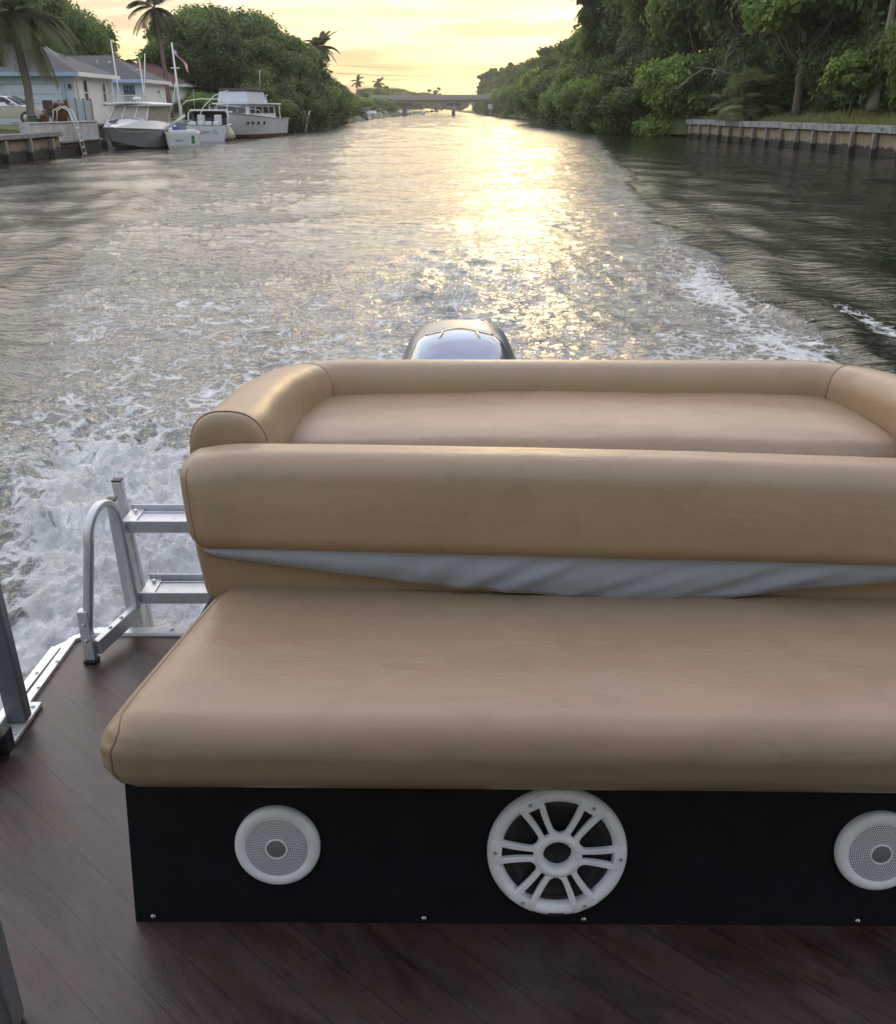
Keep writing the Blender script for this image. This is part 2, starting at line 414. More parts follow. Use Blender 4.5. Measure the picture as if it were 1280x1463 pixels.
def deck_mat():
    m, nt, b = newmat('wood_look_deck_vinyl')
    tc = nt.n('ShaderNodeTexCoord').outputs['Object']
    # planks run diagonally across the deck
    pm = nt.mapping(tc, (1, 1, 1), (0, 0, R(42)))
    sp = nt.n('ShaderNodeSeparateXYZ', {0: pm})
    row = nt.math('DIVIDE', sp.outputs[1], .088); ri = nt.math('FLOOR', row); rf = nt.math('FRACT', row)
    off = nt.n('ShaderNodeTexWhiteNoise', {'W': ri}, noise_dimensions='1D').outputs['Value']
    colx = nt.math('ADD', nt.math('DIVIDE', sp.outputs[0], .75), nt.math('MULTIPLY', off, 7.0)); ci = nt.math('FLOOR', colx); cf = nt.math('FRACT', colx)
    idn = nt.n('ShaderNodeTexWhiteNoise', {'Vector': nt.n('ShaderNodeCombineXYZ', {0: ri, 1: ci}).outputs[0]}, noise_dimensions='2D').outputs['Value']
    grain = nt.noise(nt.mapping(pm, (2.2, 16, 1)), 5, 7, .66, .5)
    gr2 = nt.noise(nt.mapping(pm, (6, 80, 1)), 5, 3, .6)
    blotch = nt.noise(nt.mapping(pm, (1.0, 2.6, 1)), 3.4, 7, .70, .7)
    c = nt.ramp(grain, [(.28, (.016, .009, .008)), (.5, (.055, .025, .020)), (.66, (.105, .045, .034)), (.85, (.13, .072, .055))])
    c = nt.mix(nt.math('MULTIPLY', idn, .8), c, (.030, .020, .021))
    c = nt.mix(nt.ramp(blotch, [(.40, 0), (.70, .65)]), c, (.12, .092, .084))
    c = nt.mix(nt.ramp(nt.noise(nt.mapping(pm, (.8, 4.5, 1), (0, 0, 0), (4, 2, 0)), 4.2, 6, .68, .5), [(.48, 0), (.68, .6)]), c, (.090, .038, .030))
    e1 = nt.ramp(rf, [(0, 1), (.03, 0), (.97, 0), (1, 1)]); e2 = nt.ramp(cf, [(0, 1), (.004, 0)])
    c = nt.n('ShaderNodeVectorMath', {0: c, 'Scale': .9}, operation='SCALE').outputs[0]; ed = nt.math('MAXIMUM', e1, e2); c = nt.mix(nt.math('MULTIPLY', ed, .55), c, (.004, .003, .003))
    sc = nt.ramp(nt.noise(tc, 60, 3, .7), [(.70, 0), (.78, .7)]); c = nt.mix(nt.math('MULTIPLY', sc, .5), c, (.2, .17, .16))
    h = nt.math('SUBTRACT', nt.math('ADD', nt.math('MULTIPLY', gr2, .4), nt.math('MULTIPLY', blotch, .6)), nt.math('MULTIPLY', ed, .15))
    h = nt.math('ADD', h, nt.math('MULTIPLY', nt.noise(tc, 300, 2), .5))
    setp(nt, b, col=c, rough=nt.math('MULTIPLY_ADD', blotch, .24, .22), spec=.55, normal=nt.bump(h, .35, .003)); return m
M_deck = deck_mat()

def ybl(x, y0, yaw):                      # y of a line across the boat turned by yaw about x=-.6
    return y0 - (x + .6) * math.tan(R(yaw))

# ------------------------------------------------------------------ pontoon boat: deck, trim, railing, unseen canopy
boat = thing('pontoon_boat', 'our own pontoon boat with dark wood look deck and aluminium edge trim, seen from aboard', 'pontoon boat', (0.25, .5, DECK))
dk = [(-1.10, -3.5, DECK), (1.75, -3.5, DECK), (1.75, 2.46, DECK), (-1.06, 2.435, DECK), (-1.115, 2.38, DECK), (-1.115, -3.4, DECK)]
MB().prism([(x, y, DECK - .03) for x, y, z in dk], (0, 0, .03)).build('deck', M_deck, boat)
t = MB(); 
t.loft([[(x, 2.437 + dy, DECK + dz) for dy, dz in ((-.012, .001), (-.008, .009), (.02, .012), (.034, .004), (.034, -.05), (-.012, -.05))] for x in (-1.045, 1.78)])
for x in np.arange(-.98, 1.7, .16): t.lathe([(.0, .0155), (.005, .014), (.006, .012)], (x, 2.447, DECK), 10)
t.build('edge_trim', M_alu2, boat, auto=30)
t = MB()
t.bar((-1.112, 1.0, DECK + .004), (-1.098, 2.40, DECK + .004), .022, .012)
t.bar((-1.150, 1.7, DECK - .004), (-1.132, 2.36, DECK - .004), .026, .016)
t.bar((-1.098, 2.40, DECK + .003), (-1.045, 2.445, DECK + .003), .022, .012); t.bar((-1.130, 2.36, DECK - .006), (-1.05, 2.463, DECK - .006), .024, .014)
for y in np.arange(1.1, 2.38, .13): t.lathe([(.0, .0145), (.004, .0135), (.005, .010)], (-1.107 + (y-1)*.01, y, DECK), 10)
for y in np.arange(1.8, 2.34, .14): t.lathe([(.0, .0085), (.004, .0075), (.005, .004)], (-1.146 + (y-1.7)*.027, y, DECK), 10)
t.build('side_trim', M_alu2, boat, auto=30)
for x in (-.72, 1.35):
    p = MB(); yy = [-3.6, -3.2, 1.6, 2.1, 2.3]; rr = [.02, .28, .30, .27, .2]
    p.tube([(x, y, .27) for y in yy], rr, 24); p.build('pontoon', M_alu, boat, auto=35)
MB().bb(-1.05, 1.7, -3.4, 2.38, DECK - .11, DECK - .032).build('deck_frame', M_alug, boat)
# side railing: end post, its inner post, bottom rail, hinge block
r = MB(); r.bar((-1.078, 1.985, DECK + .02), (-1.098, 1.985, DECK + .78), .052, .034, (0, 1, 0)); r.build('railing_post', M_alug, boat, bevel=.005)
r = MB(); r.bar((-1.104, 1.875, DECK + .02), (-1.118, 1.875, DECK + .78), .05, .03, (0, 1, 0)); r.build('railing_post', M_alug, boat, bevel=.005)
r = MB(); r.bar((-1.108, 1.92, DECK + .77), (-1.04, -2.6, DECK + .77), .032, .03); r.bar((-1.088, 1.87, DECK + .045), (-1.03, -2.6, DECK + .045), .032, .045)
r.build('railing_rail', M_alug, boat, bevel=.005)
r = MB(); r.bb(-1.110, -1.056, 1.90, 2.07, DECK + .0015, DECK + .014); r.bb(-1.1098, -1.101, 1.90, 2.06, DECK + .0145, DECK + .04)
for y in (1.93, 2.045): r.lathe([(.0, .005), (.005, .004), (.006, .0)], (-1.07, y, DECK + .014), 10)
r.build('post_foot', M_alu2, boat, bevel=.003)
r = MB(); r.bb(-1.095, -1.045, 1.84, 1.885, DECK + .012, DECK + .075); r.bb(-1.12, -1.062, 1.79, 1.838, DECK + .012, DECK + .05)
r.build('hinge_block', M_blk, boat, bevel=.006)
r = MB(); r.bar((-.742, 1.14, DECK + .0), (-.53, .80, DECK + .57), .045, .03, (1, 0, 0)); r.build('railing_brace', M_alug, boat, bevel=.005)
# unseen canopy added overhead, behind the viewer, to keep sky off the deck
c_ = MB(); 
secs = []
for y, dz in ((-2.6, -.12), (-2.2, -.02), (-1.2, .04), (.0, .0), (.36, -.07)):
    secs.append([(x, y, 2.72 + dz - .12 * ((x - .3) / 1.5) ** 2) for x in np.linspace(-1.15, 1.75, 9)] + [(x, y, 2.69 + dz - .12 * ((x - .3) / 1.5) ** 2) for x in np.linspace(1.75, -1.15, 9)])
c_.loft(secs); c_.build('added_canopy', simple('navy_canvas', (.03, .035, .06), .9, 0, .1, 30), boat, smooth=True)
c_ = MB()
for x in (-1.10, 1.70):
    c_ = MB(); c_.tube([(x, -.3, DECK + .78), (x, -.35, 2.0), (x + (.1 if x < 0 else -.1), -.35, 2.55)], .013, 10)
    c_.tube([(x, -2.1, DECK + .78), (x, -2.1, 2.0), (x, -2.1, 2.52)], .013, 10) if 0 else None
    c_.build('canopy_post', M_alu2, boat, smooth=True); c_ = MB(); c_.tube([(x, -2.1, DECK + .78), (x, -2.1, 2.0), (x, -2.1, 2.52)], .013, 10); c_.build('canopy_post', M_alu2, boat, smooth=True)  # these posts only carry the added cover overhead

# helm console behind the viewer
hc = thing('helm_console', 'dark helm console standing on the deck ahead of the bench', 'console', (0.25, -1.6, DECK))
MB().rbox((-.75, -1.9, DECK), (1.25, -1.2, DECK + 1.1), .06, 4).build('console_body', simple('dark_gelcoat', (.03, .03, .035), .3), hc, smooth=True)

# ------------------------------------------------------------------ lounger bench
bench = thing('lounge_bench', 'tan vinyl flip back lounger bench on a black speaker panel, filling the stern deck', 'bench', (.35, 1.9, DECK))
BR = 1.27                                  # right end of the bench
tilt = R(10.5)
def onpanel(x, h, out=0.0):                # point on the leaning front panel, h metres up it
    y0 = ybl(x, 1.357, .45)
    return Vector((x, y0 + h * math.sin(tilt) - out * math.cos(tilt), DECK + h * math.cos(tilt) + out * math.sin(tilt)))
p = MB(); H0 = .37
fr = [onpanel(-.598, 0), onpanel(BR, 0), onpanel(BR, H0), onpanel(-.598, H0)]
bk = [(-.55, 2.3, DECK), (BR - .03, 2.3, DECK), (BR - .03, 2.3, DECK + .36), (-.55, 2.3, DECK + .36)]
p.add(fr + bk, [(0, 1, 2, 3), (5, 4, 7, 6), (1, 5, 6, 2), (4, 0, 3, 7), (3, 2, 6, 7), (0, 4, 5, 1)])
p.build('front_panel', M_panel, bench, bevel=.002)
p = MB(); p.bb(-.44, BR - .16, 2.303, 2.70, DECK, 1.165); p.bb(-.43, BR - .17, 2.06, 2.300, 1.05, 1.148); p.build('rear_base', M_panel, bench, bevel=.01)
panel_rot = Matrix(((1, 0, 0), (0, -math.sin(tilt)*0 - 1, 0), (0, 0, 1)))
# local frame of the panel: X right, U up the panel, N outward (towards the viewer)
ax_x = Vector((1, -math.tan(R(.45)), 0)).normalized(); ax_u = Vector((0, math.sin(tilt), math.cos(tilt))); ax_n = ax_x.cross(ax_u).normalized()
PM = Matrix((ax_x, ax_u, ax_n)).transposed()      # columns
for q in ((228, 1313), (594, 1309), (904, 1317), (1224, 1310)):
    x = (-.563, -.046, .258, .778)[((228, 1313), (594, 1309), (904, 1317), (1224, 1310)).index(q)]
    s_ = MB(); s_.lathe([(.0, .004), (.004, .0035), (.0055, .001), (.0055, 0)], onpanel(x, .012, .0), 12, PM); s_.build('screw', M_steel, bench, smooth=True)

def rowave(P, amp, f, axis=0, seed=0):
    x = P[:, 0]; y = P[:, 1]
    return amp * (fbm(x * f, y * f * 1.5, 3, seed) - .5)

# seat cushion
def seat_fn(P):
    x, y, z = P.T.copy(); t_ = (y - 1.30) / .6; s_ = np.clip((x + .6) / 1.9, 0, 1)
    taper = .075 * np.clip((y - 1.36) / .5, 0, 1)
    x2 = x + taper * (1 - s_) - .05 * np.clip(t_, 0, 1) * s_
    # the left end bulges out and down a little
    e = np.exp(-((x + .62) / .10) ** 2)
    x2 -= .022 * np.sin(np.pi * np.clip((z - .90) / .14, 0, 1)) * e
    top = np.clip((z - .97) / .05, 0, 1)
    puff = .016 * np.sin(np.pi * np.clip((y - 1.28) / .62, 0, 1)) * np.clip((x + .62) / .12, 0, 1)
    z2 = z + top * (puff + rowave(P, .010, 3.2, seed=4)) + top * (.010 - .026 * np.clip(t_, 0, 1))
    z2 -= .014 * np.sin(np.clip((x + .6) / .5, 0, 1) * np.pi) * 0
    # front face leans back towards the bottom, and sags in a soft wave
    fr = np.clip((1.36 - y) / .08, 0, 1)
    y2 = y + fr * (.020 * (1 - np.clip((z - .905) / .09, 0, 1))) + fr * rowave(np.stack([x, z * 2, z], 1), .008, 4, seed=9)
    # puckers at the left seam
    pk = np.exp(-((x + .585) / .035) ** 2) * fr
    z2 += pk * .004 * np.sin(z * 260); x2 += pk * .003 * np.sin(z * 190 + y * 70)
    y2 -= (x + .6) * math.tan(R(.7))
    return np.stack([x2, y2, z2], 1)
p = MB(); p.rbox((-.584, 1.298, .902), (BR + .02, 1.93, 1.045), .058, 10, (120, 34, 5), seat_fn)
seat = p.build('seat_cushion', M_tan, bench, smooth=True)
def seam(pts, r=.0022, parent=None, name='seam', mat=None):
    q = MB(); q.tube(pts, r, 6); return q.build(name, mat or M_seam, parent, smooth=True)
def surf_line(mesh_fn, raw):                # carry raw box-surface points through the same rounding + deform
    return mesh_fn
def rpt(P, lo, hi, r, fn):
    P = np.array(P, float); lo = np.array(lo); hi = np.array(hi); Q = np.clip(P, lo + r, hi - r); D = P - Q
    L = np.linalg.norm(D, axis=1, keepdims=True); L[L == 0] = 1
    return fn(Q + D / L * r)
lo, hi = (-.584, 1.298, .902), (BR + .02, 1.93, 1.045)
raw = [(-.562, 1.33, .903)] + [(-.562, 1.298, z) for z in np.linspace(.905, 1.04, 14)] + [(-.562, y, 1.045) for y in np.linspace(1.30, 1.90, 30)]
pts = rpt(raw, lo, hi, .0582, seat_fn)
seam([Vector(q) for q in pts], .0017, seat)

# backrest, turned slightly more than the seat
def back_fn(P):
    x, y, z = P.T.copy()
    k = np.clip((z - 1.10) / .27, 0, 1)
    x2 = x + .028 * np.exp(-((x + .56) / .12) ** 2) * (1 - k)
    y2 = y + .045 * k - .013 * np.sin(np.pi * k) - (x + .56) * math.tan(R(2.6)) + rowave(np.stack([x, z, z], 1), .006, 3, seed=15) * np.clip((1.88 - y) / .05, 0, 1)
    z2 = z - .016 * np.exp(-((x + .56) / .07) ** 2) * k - (x + .56) * .006 + .006 * np.sin((x + .56) * 2.2) * k
    z2 += rowave(P, .005, 4, seed=22) * np.clip((z - 1.33) / .03, 0, 1)
    return np.stack([x2, y2, z2], 1)
lo, hi = (-.570, 1.790, 1.140), (BR + .02, 1.915, 1.347)
p = MB(); p.rbox(lo, hi, .045, 8, (110, 5, 16), back_fn)
back = p.build('backrest', M_tan, bench, smooth=True)
raw = [(-.552, 1.790, z) for z in np.linspace(1.142, 1.345, 22)]
pts = rpt(raw, lo, hi, .0455, back_fn); seam([Vector(q) for q in pts], .0016, back)
for x in (0.0, .41):
    q = MB(); q.tube([(x, 1.845, 1.337), (x + .006, 1.847, 1.342)], .0018, 6); q.build('button_hole', M_seam, back)
# lower cushion between seat and backrest
def low_fn(P):
    x, y, z = P.T.copy(); k = np.clip((z - .98) / .15, 0, 1)
    return np.stack([x - .012 * k * np.exp(-((x + .53) / .1) ** 2), y + .012 * (1 - k) - (x + .54) * math.tan(R(2.2)), z - (x + .54) * .004], 1)
p = MB(); p.rbox((-.540, 1.842, .985), (BR + .01, 2.02, 1.16), .035, 6, (60, 5, 8), low_fn)
p.build('lower_cushion', M_tan, bench, smooth=True)
# grey vinyl skirt hanging below the backrest
sk = MB(); N = 150; Mv = 14; V = []
SX = -.518
lowx = [-.520, -.50, -.35, -.15, 0, .25, .45, .62, .80, 1.0, 1.25]
lowz = [1.128, 1.118, 1.098, 1.074, 1.057, 1.040, 1.028, 1.050, 1.072, 1.094, 1.12]
for side in (0, 1):
    for i in range(N + 1):
        x = SX + (BR - .01 - SX) * i / N
        zl = np.interp(x, lowx, lowz); zt = 1.150
        for j in range(Mv + 1):
            v = j / Mv; z = zt + (zl - zt) * v
            fold = .0028 * (.5 + math.sin(x * 5.3 + 1) ** 2) * math.sin((x * 1.0 + (z - 1.1) * -1.9) * (36 + 9 * math.sin(x * 3.1)) + 2.4 * math.sin(x * 7)) * min(1, v * 3 + .2) * max(0, min(1, (x + .42) / .3)) * max(0, min(1, (1.0 - x) / .3))
            fold += .0018 * math.sin((x - z * 2.3) * 61 + 3 * math.sin(x * 4)) * max(0, min(1, (x + .1) / .3)) * max(0, min(1, (.9 - x) / .3))
            y = 1.830 - (x + .54) * math.tan(R(2.35)) + fold - .012 * math.sin(math.pi * v) - .008 * (1 - v) + (.003 if side else 0)
            V.append((x, y, z))
    
S = (N + 1) * (Mv + 1); F = []
for i in range(N):
    for j in range(Mv):
        a = i * (Mv + 1) + j; F.append((a, a + 1, a + Mv + 2, a + Mv + 1)); F.append((S+a, S+a + Mv + 1, S+a + Mv + 2, S+a + 1))
for i in range(N):
    a = i * (Mv + 1) + Mv; F.append((a, S + a, S + a + Mv + 1, a + Mv + 1))
sk.add(V, F); skirt = sk.build('grey_skirt', M_skirt, bench, smooth=True)
seam([V[i * (Mv + 1) + Mv] for i in range(N + 1)], .0018, skirt, 'hem')

# sun pad
def pad_fn(P):
    x, y, z = P.T.copy(); cx = (x - .35)
    k = np.clip((y - 2.1) / .6, 0, 1); half = .86
    # plan: rounded back corners
    s_ = 1 - .06 * k - .06 * np.clip((k - .6) / .4, 0, 1) ** 2
    top = np.clip((z - 1.20) / .04, 0, 1)
    z2 = z + top * (.014 * np.cos(np.clip(cx / half, -1, 1) * math.pi / 2) + rowave(P, .010, 3.5, seed=33) - .022 * np.clip((2.36 - y) / .14, 0, 1) ** 2)
    return np.stack([.35 + cx * s_, y - (x + .5) * math.tan(R(.6)), z2], 1)
p = MB(); p.rbox((-.46, 2.215, 1.15), (1.16, 2.70, 1.25), .042, 7, (70, 36, 4), pad_fn)
p.build('sun_pad', M_tan, bench, smooth=True)
# bolster around the pad: left arm, back roll, right arm
def dome(w, h0, n=18):                       # cross-section: (across, up)
    P = []
    for i in range(n + 1):
        a = math.pi * i / n; c, s_ = math.cos(a), math.sin(a)
        P.append((w * abs(c) ** .80 * (1 if c >= 0 else -1), h0 * s_ ** .78))
    return P
def sweep_roll(path, ws, hs, base, nm, caps=True):
    q = MB(); secs = []; Pn = [Vector((a, b, 0)) for a, b in path]
    for i, p_ in enumerate(Pn):
        t_ = (Pn[min(i+1, len(Pn)-1)] - Pn[max(i-1, 0)]).normalized(); nn = Vector((-t_.y, t_.x, 0))
        wob = .002 * math.sin(i * .9)
        pr = dome(ws[i] + wob, hs[i])
        sec = [(p_.x + nn.x * u_, p_.y + nn.y * u_, base[i] + v_) for u_, v_ in pr]
        sec += [(p_.x - nn.x * ws[i] * .93, p_.y - nn.y * ws[i] * .93, base[i] - .14), (p_.x + nn.x * ws[i] * .93, p_.y + nn.y * ws[i] * .93, base[i] - .14)]
        secs.append(sec)
    def puff(sec, dirn):
        c_ = sum((Vector(p) for p in sec), Vector()) / len(sec); out_ = []
        for sc_, dd in ((.985, .006), (.93, .013), (.80, .019), (.5, .023)):
            out_.append([tuple(c_ + (Vector(p) - c_) * sc_ + dirn * dd) for p in sec])
        return out_
    full = list(secs)
    if ws[0] > .085: full = puff(secs[0], Vector((0, -1, 0)))[::-1] + full
    if ws[-1] > .085: full = full + puff(secs[-1], Vector((0, -1, 0)))
    q.loft(full); o = q.build(nm, M_tan, bench, auto=60); return o, secs
def bez(a, b, c, n):
    return [((1-t)**2*a[0]+2*(1-t)*t*b[0]+t*t*c[0], (1-t)**2*a[1]+2*(1-t)*t*b[1]+t*t*c[1]) for t in np.linspace(0, 1, n)]
aw, bw = .090, .070
L1 = [(-.484, 1.985), (-.480, 2.03)] + bez((-.477, 2.06), (-.482, 2.52), (-.385, 2.645), 22)
zL = lambda n, a, b: list(np.linspace(a, b, n))
oL, sL = sweep_roll(L1, list(np.linspace(aw, bw, len(L1))), list(np.linspace(.105, .085, len(L1))), list(np.linspace(1.290, 1.250, len(L1))), 'side_bolster')
R1 = [(.70 - x + .035, y - .03) for x, y in L1]
oR, sR = sweep_roll(R1[::-1], list(np.linspace(bw, aw, len(L1))), list(np.linspace(.085, .105, len(L1))), list(np.linspace(1.252, 1.272, len(L1))), 'side_bolster')
B1 = [(-.385, 2.645)] + bez((-.375, 2.655), (-.345, 2.678), (-.27, 2.68), 6)[1:] + [(x, 2.68 - (x + .25) * .006) for x in np.linspace(-.2, .93, 24)] + bez((1.00, 2.672), (1.08, 2.668), (1.127, 2.606), 6)
oB, sB = sweep_roll(B1, [bw - .001] * len(B1), [.084] * len(B1), [1.252] * len(B1), 'back_bolster')
seam([Vector(q) for q in sL[-1][:19]], .0020, oL); seam([Vector(q) + Vector((0, -.001, .001)) for q in sL[0][:19]], .0017, oL)
seam([Vector(q) for q in sR[0][:19]], .0018, oR)
seam([Vector(q) for q in sR[-1][:19]], .0022, oR)

# ------------------------------------------------------------------ speakers
def grille_mat():
    m, nt, b = newmat('perforated_grille')
    tc = nt.n('ShaderNodeTexCoord').outputs['UV']
    sp = nt.n('ShaderNodeSeparateXYZ', {0: tc})
    rr = nt.math('MULTIPLY', nt.math('SQRT', nt.math('ADD', nt.math('POWER', sp.outputs[0], 2), nt.math('POWER', sp.outputs[1], 2))), 1.0)
    an = nt.math('ARCTAN2', sp.outputs[1], sp.outputs[0])
    k = nt.math('DIVIDE', rr, .0036); kf = nt.math('SUBTRACT', nt.math('FRACT', k), .5); ki = nt.math('FLOOR', k)
    a = nt.math('MULTIPLY', nt.math('DIVIDE', an, 6.28318), nt.math('MULTIPLY', 6, nt.math('ADD', ki, 1.0))); af = nt.math('SUBTRACT', nt.math('FRACT', a), .5)
    d = nt.math('SQRT', nt.math('ADD', nt.math('POWER', kf, 2), nt.math('POWER', af, 2)))
    hole = nt.ramp(d, [(.30, 1), (.38, 0)])
    inr = nt.math('MULTIPLY', nt.math('GREATER_THAN', rr, .0205), nt.math('LESS_THAN', rr, .0580))
    hole = nt.math('MULTIPLY', hole, inr)
    setp(nt, b, col=nt.mix(hole, (.76, .78, .84), (.01, .01, .012)), rough=.45, normal=nt.bump(nt.math('SUBTRACT', 1.0, hole), .5, .002)); return m
M_gr = grille_mat()
M_cone = simple('speaker_cone', (.012, .012, .014), .5)
M_hub = simple('grey_dome', (.18, .18, .185), .5, 0, .15, 60)
def side_speaker(x, h, label):
    t_ = thing('round_speaker', label, 'speaker', onpanel(x, h), group='white speakers set in the bench panel')
    C = onpanel(x, h)
    q = MB(); q.lathe([(.0795, .0), (.0800, .006), (.079, .011), (.076, .0145), (.070, .0165), (.0615, .0165), (.0590, .0145)], C, 64, PM); q.build('rim', M_wht, t_, smooth=True)
    q = MB(); q.lathe([(.0592, .0140), (.045, .0165), (.030, .0180), (.0195, .0185)], C, 64, PM); g = q.build('grille', M_gr, t_, smooth=True)
    uv = g.data.uv_layers.new(name='UVMap'); inv = PM.transposed(); off = C - t_.location
    for li, l in enumerate(g.data.loops):
        v = inv @ (g.data.vertices[l.vertex_index].co - off); uv.data[li].uv = (v.x, v.y)
    q = MB(); q.lathe([(.0205, .0180), (.0200, .0205), (.0180, .0205), (.0175, .0185)], C, 40, PM); q.build('hub_ring', M_wht, t_, smooth=True)
    q = MB(); q.lathe([(.0178, .0180), (.012, .0196), (.006, .0203), (.0001, .0206)], C, 40, PM); q.build('dome', M_hub, t_, smooth=True)
    return t_
side_speaker(-.318, .168, 'small round white speaker with perforated grille at the left end of the black panel')
side_speaker(.800, .164, 'small round white speaker with perforated grille cut off by the right edge of the photo')
# big speaker with six split spokes
sx, sh, SR = .2035, .158, .1305
sub = thing('large_speaker', 'large white speaker with six split spokes in the middle of the black panel', 'speaker', onpanel(sx, sh))
C = onpanel(sx, sh)
def pp(r_, a, z): return C + PM @ Vector((r_ * math.cos(a), r_ * math.sin(a), z))
q = MB(); q.lathe([(SR, .0), (SR, .007), (SR*.985, .013), (SR*.94, .0185), (SR*.885, .0190), (SR*.83, .0150), (SR*.80, .008), (SR*.795, .0)], C, 96, PM); ring = q.build('ring', M_wht, sub, smooth=True)
q = MB(); q.lathe([(SR*.345, .012), (SR*.345, .0205), (SR*.30, .0245), (SR*.25, .0245), (SR*.215, .020), (SR*.205, .008), (SR*.205, .0)], C, 64, PM); q.build('hub', M_wht, sub, smooth=True)
q = MB(); q.lathe([(SR*.80, .0012), (SR*.76, .004), (SR*.70, .0065), (SR*.64, .004), (SR*.60, .0008), (SR*.20, .0012), (.0001, .002)], C, 64, PM); q.build('cone', M_cone, sub, smooth=True)
def strip(path, z, th):
    """flat curved bar on the speaker plane; path = (r, angle, half width)"""
    L_, R_ = [], []; pts = [Vector((r_ * math.cos(a), r_ * math.sin(a), 0)) for r_, a, w_ in path]
    for i, (r_, a, w_) in enumerate(path):
        t_ = (pts[min(i+1, len(pts)-1)] - pts[max(i-1, 0)]).normalized(); nn = Vector((-t_.y, t_.x, 0))
        L_.append(pts[i] + nn * w_); R_.append(pts[i] - nn * w_)
    secs = []
    for i in range(len(pts)):
        zt = z(path[i][0]); a, b_ = L_[i], R_[i]
        secs.append([C + PM @ Vector((a.x, a.y, zt - th)), C + PM @ Vector((a.x, a.y, zt - .002)), C + PM @ Vector((a.x*.85+b_.x*.15, a.y*.85+b_.y*.15, zt)), C + PM @ Vector((a.x*.15+b_.x*.85, a.y*.15+b_.y*.85, zt)), C + PM @ Vector((b_.x, b_.y, zt - .002)), C + PM @ Vector((b_.x, b_.y, zt - th))])
    return secs
for k in range(6):
    a0 = R(-3 + 60 * k); q = MB()
    zf = lambda r_: .0215 - .001 * (r_ / SR)
    for sgn in (-1, 1):
        path = []
        for j in range(13):
            v = j / 12; r_ = SR * (.27 + .60 * v)
            offm = SR * (.075 + .02 * v + .055 * v ** 2.4)
            wr_ = SR * (.036 + .010 * v + .06 * max(0, 1 - v / .22) ** 2); offm += SR * .045 * max(0, 1 - v / .22) ** 2; path.append((r_, a0 + sgn * offm / r_, wr_))
        q.loft(strip(path, zf, .010))
        # root fillet to hub
        q.loft(strip([(SR*.285, a0 + sgn * (.34 + .30), SR*.02), (SR*.30, a0 + sgn * .42, SR*.03), (SR*.31, a0 + sgn * .28, SR*.035)], zf, .010))
    # outer pad with its screw
    path = [(SR * r_, a0, SR * w_) for r_, w_ in ((.80, .155), (.84, .17), (.90, .185), (.95, .19))]
    q.loft(strip(path, lambda r_: .0222 - max(0, r_ / SR - .88) * .05, .010))
    q.build('spoke', M_wht, sub, auto=35)
    q = MB(); q.lathe([(.0034, .0), (.0036, .0012), (.0022, .0014), (.0018, .0004), (.0001, .0004)], pp(SR * .89, a0, .0212), 16, PM); q.build('screw', M_steel, sub, smooth=True)
q = MB(); q.loft(strip([(SR * .945, R(270) + d_, SR * .022) for d_ in np.linspace(-.115, .115, 7)], lambda r_: .0222, .006)); bd = q.build('badge', M_blk, sub)

# ------------------------------------------------------------------ boarding ladder
lad = thing('boarding_ladder', 'aluminium boarding ladder folded up at the left corner of the stern deck', 'ladder', (-.93, 2.45, DECK))
def post(a, b, w_=.030):
    q = MB(); q.bar(a, b, w_, w_, (0, 1, 0)); return q
post((-.930, 2.475, DECK - .3), (-.952, 2.475, .985), .027).build('post', M_alu, lad, bevel=.003)
post((-.915, 2.565, DECK - .3), (-.962, 2.565, 1.008), .027).build('post', M_alu, lad, bevel=.003)
for a in ((-.9522, 2.475, .985), (-.9622, 2.565, 1.008)):
    q = MB(); q.box((a[0], a[1], a[2] + .0025), (.0275, .0275, .006)); q.build('end_cap', M_blk, lad, bevel=.002)
q = MB()     # second nested section seen between the posts
q.bar((-.915, 2.510, DECK - .25), (-.952, 2.510, .90), .016, .022, (0, 1, 0)); q.build('inner_rail', M_alu2, lad, bevel=.002)
for x0, zz_ in ((-.948, .918), (-.922, .688)):
    q = MB(); q.bb(x0 + .012, -.20, 2.462, 2.470, zz_ - .030, zz_ + .006); q.bb(x0 + .012, -.20, 2.572, 2.578, zz_ - .012, zz_ + .012)
    q.bb(x0 + .012, -.20, 2.4702, 2.5718, zz_ - .012, zz_ - .007)
    for yy_ in (2.485, 2.555): q.bb(x0 + .05, -.20, yy_ - .003, yy_ + .003, zz_ - .0068, zz_ - .0035)
    st = q.build('step', M_alu, lad, bevel=.0015)
    q = MB(); q.bb(x0 + .0125, x0 + .052, 2.4705, 2.5715, zz_ - .0066, zz_ - .002); q.lathe([(.0, .010), (.006, .010), (.006, .0)], (x0 + .034, 2.545, zz_ - .002), 8); q.build('bracket', M_alu2, st, bevel=.001)
# hand rail bent over in an arch, and its foot
pts = [(-1.003 + .045 * v, 2.285, DECK + .08 + (.93 - DECK - .08) * v) for v in np.linspace(0, 1, 8)]
for a in np.linspace(0, math.pi, 14)[1:]:
    pts.append((-.944 - .014 * math.cos(a), 2.365 - .08 * math.cos(a), .93 + .085 * math.sin(a)))
pts += [(-.930 + .012 * v, 2.445 + .01 * v, .93 - .28 * v) for v in np.linspace(.1, 1, 8)]
secs = []; P3 = [Vector(q) for q in pts]
for i, p_ in enumerate(P3):
    t_ = (P3[min(i+1, len(P3)-1)] - P3[max(i-1, 0)]).normalized(); s_ = Vector((1, -.25, 0)); s_ = (s_ - t_ * s_.dot(t_)).normalized(); u_ = t_.cross(s_)
    secs.append([p_ + s_ * (.0125 * math.copysign(abs(math.cos(a)) ** .5, math.cos(a))) + u_ * (.010 * math.copysign(abs(math.sin(a)) ** .5, math.sin(a))) for a in np.linspace(0, 2 * math.pi, 17)[:-1]])
q = MB(); q.loft(secs); q.build('hand_rail', M_alu, lad, auto=40)
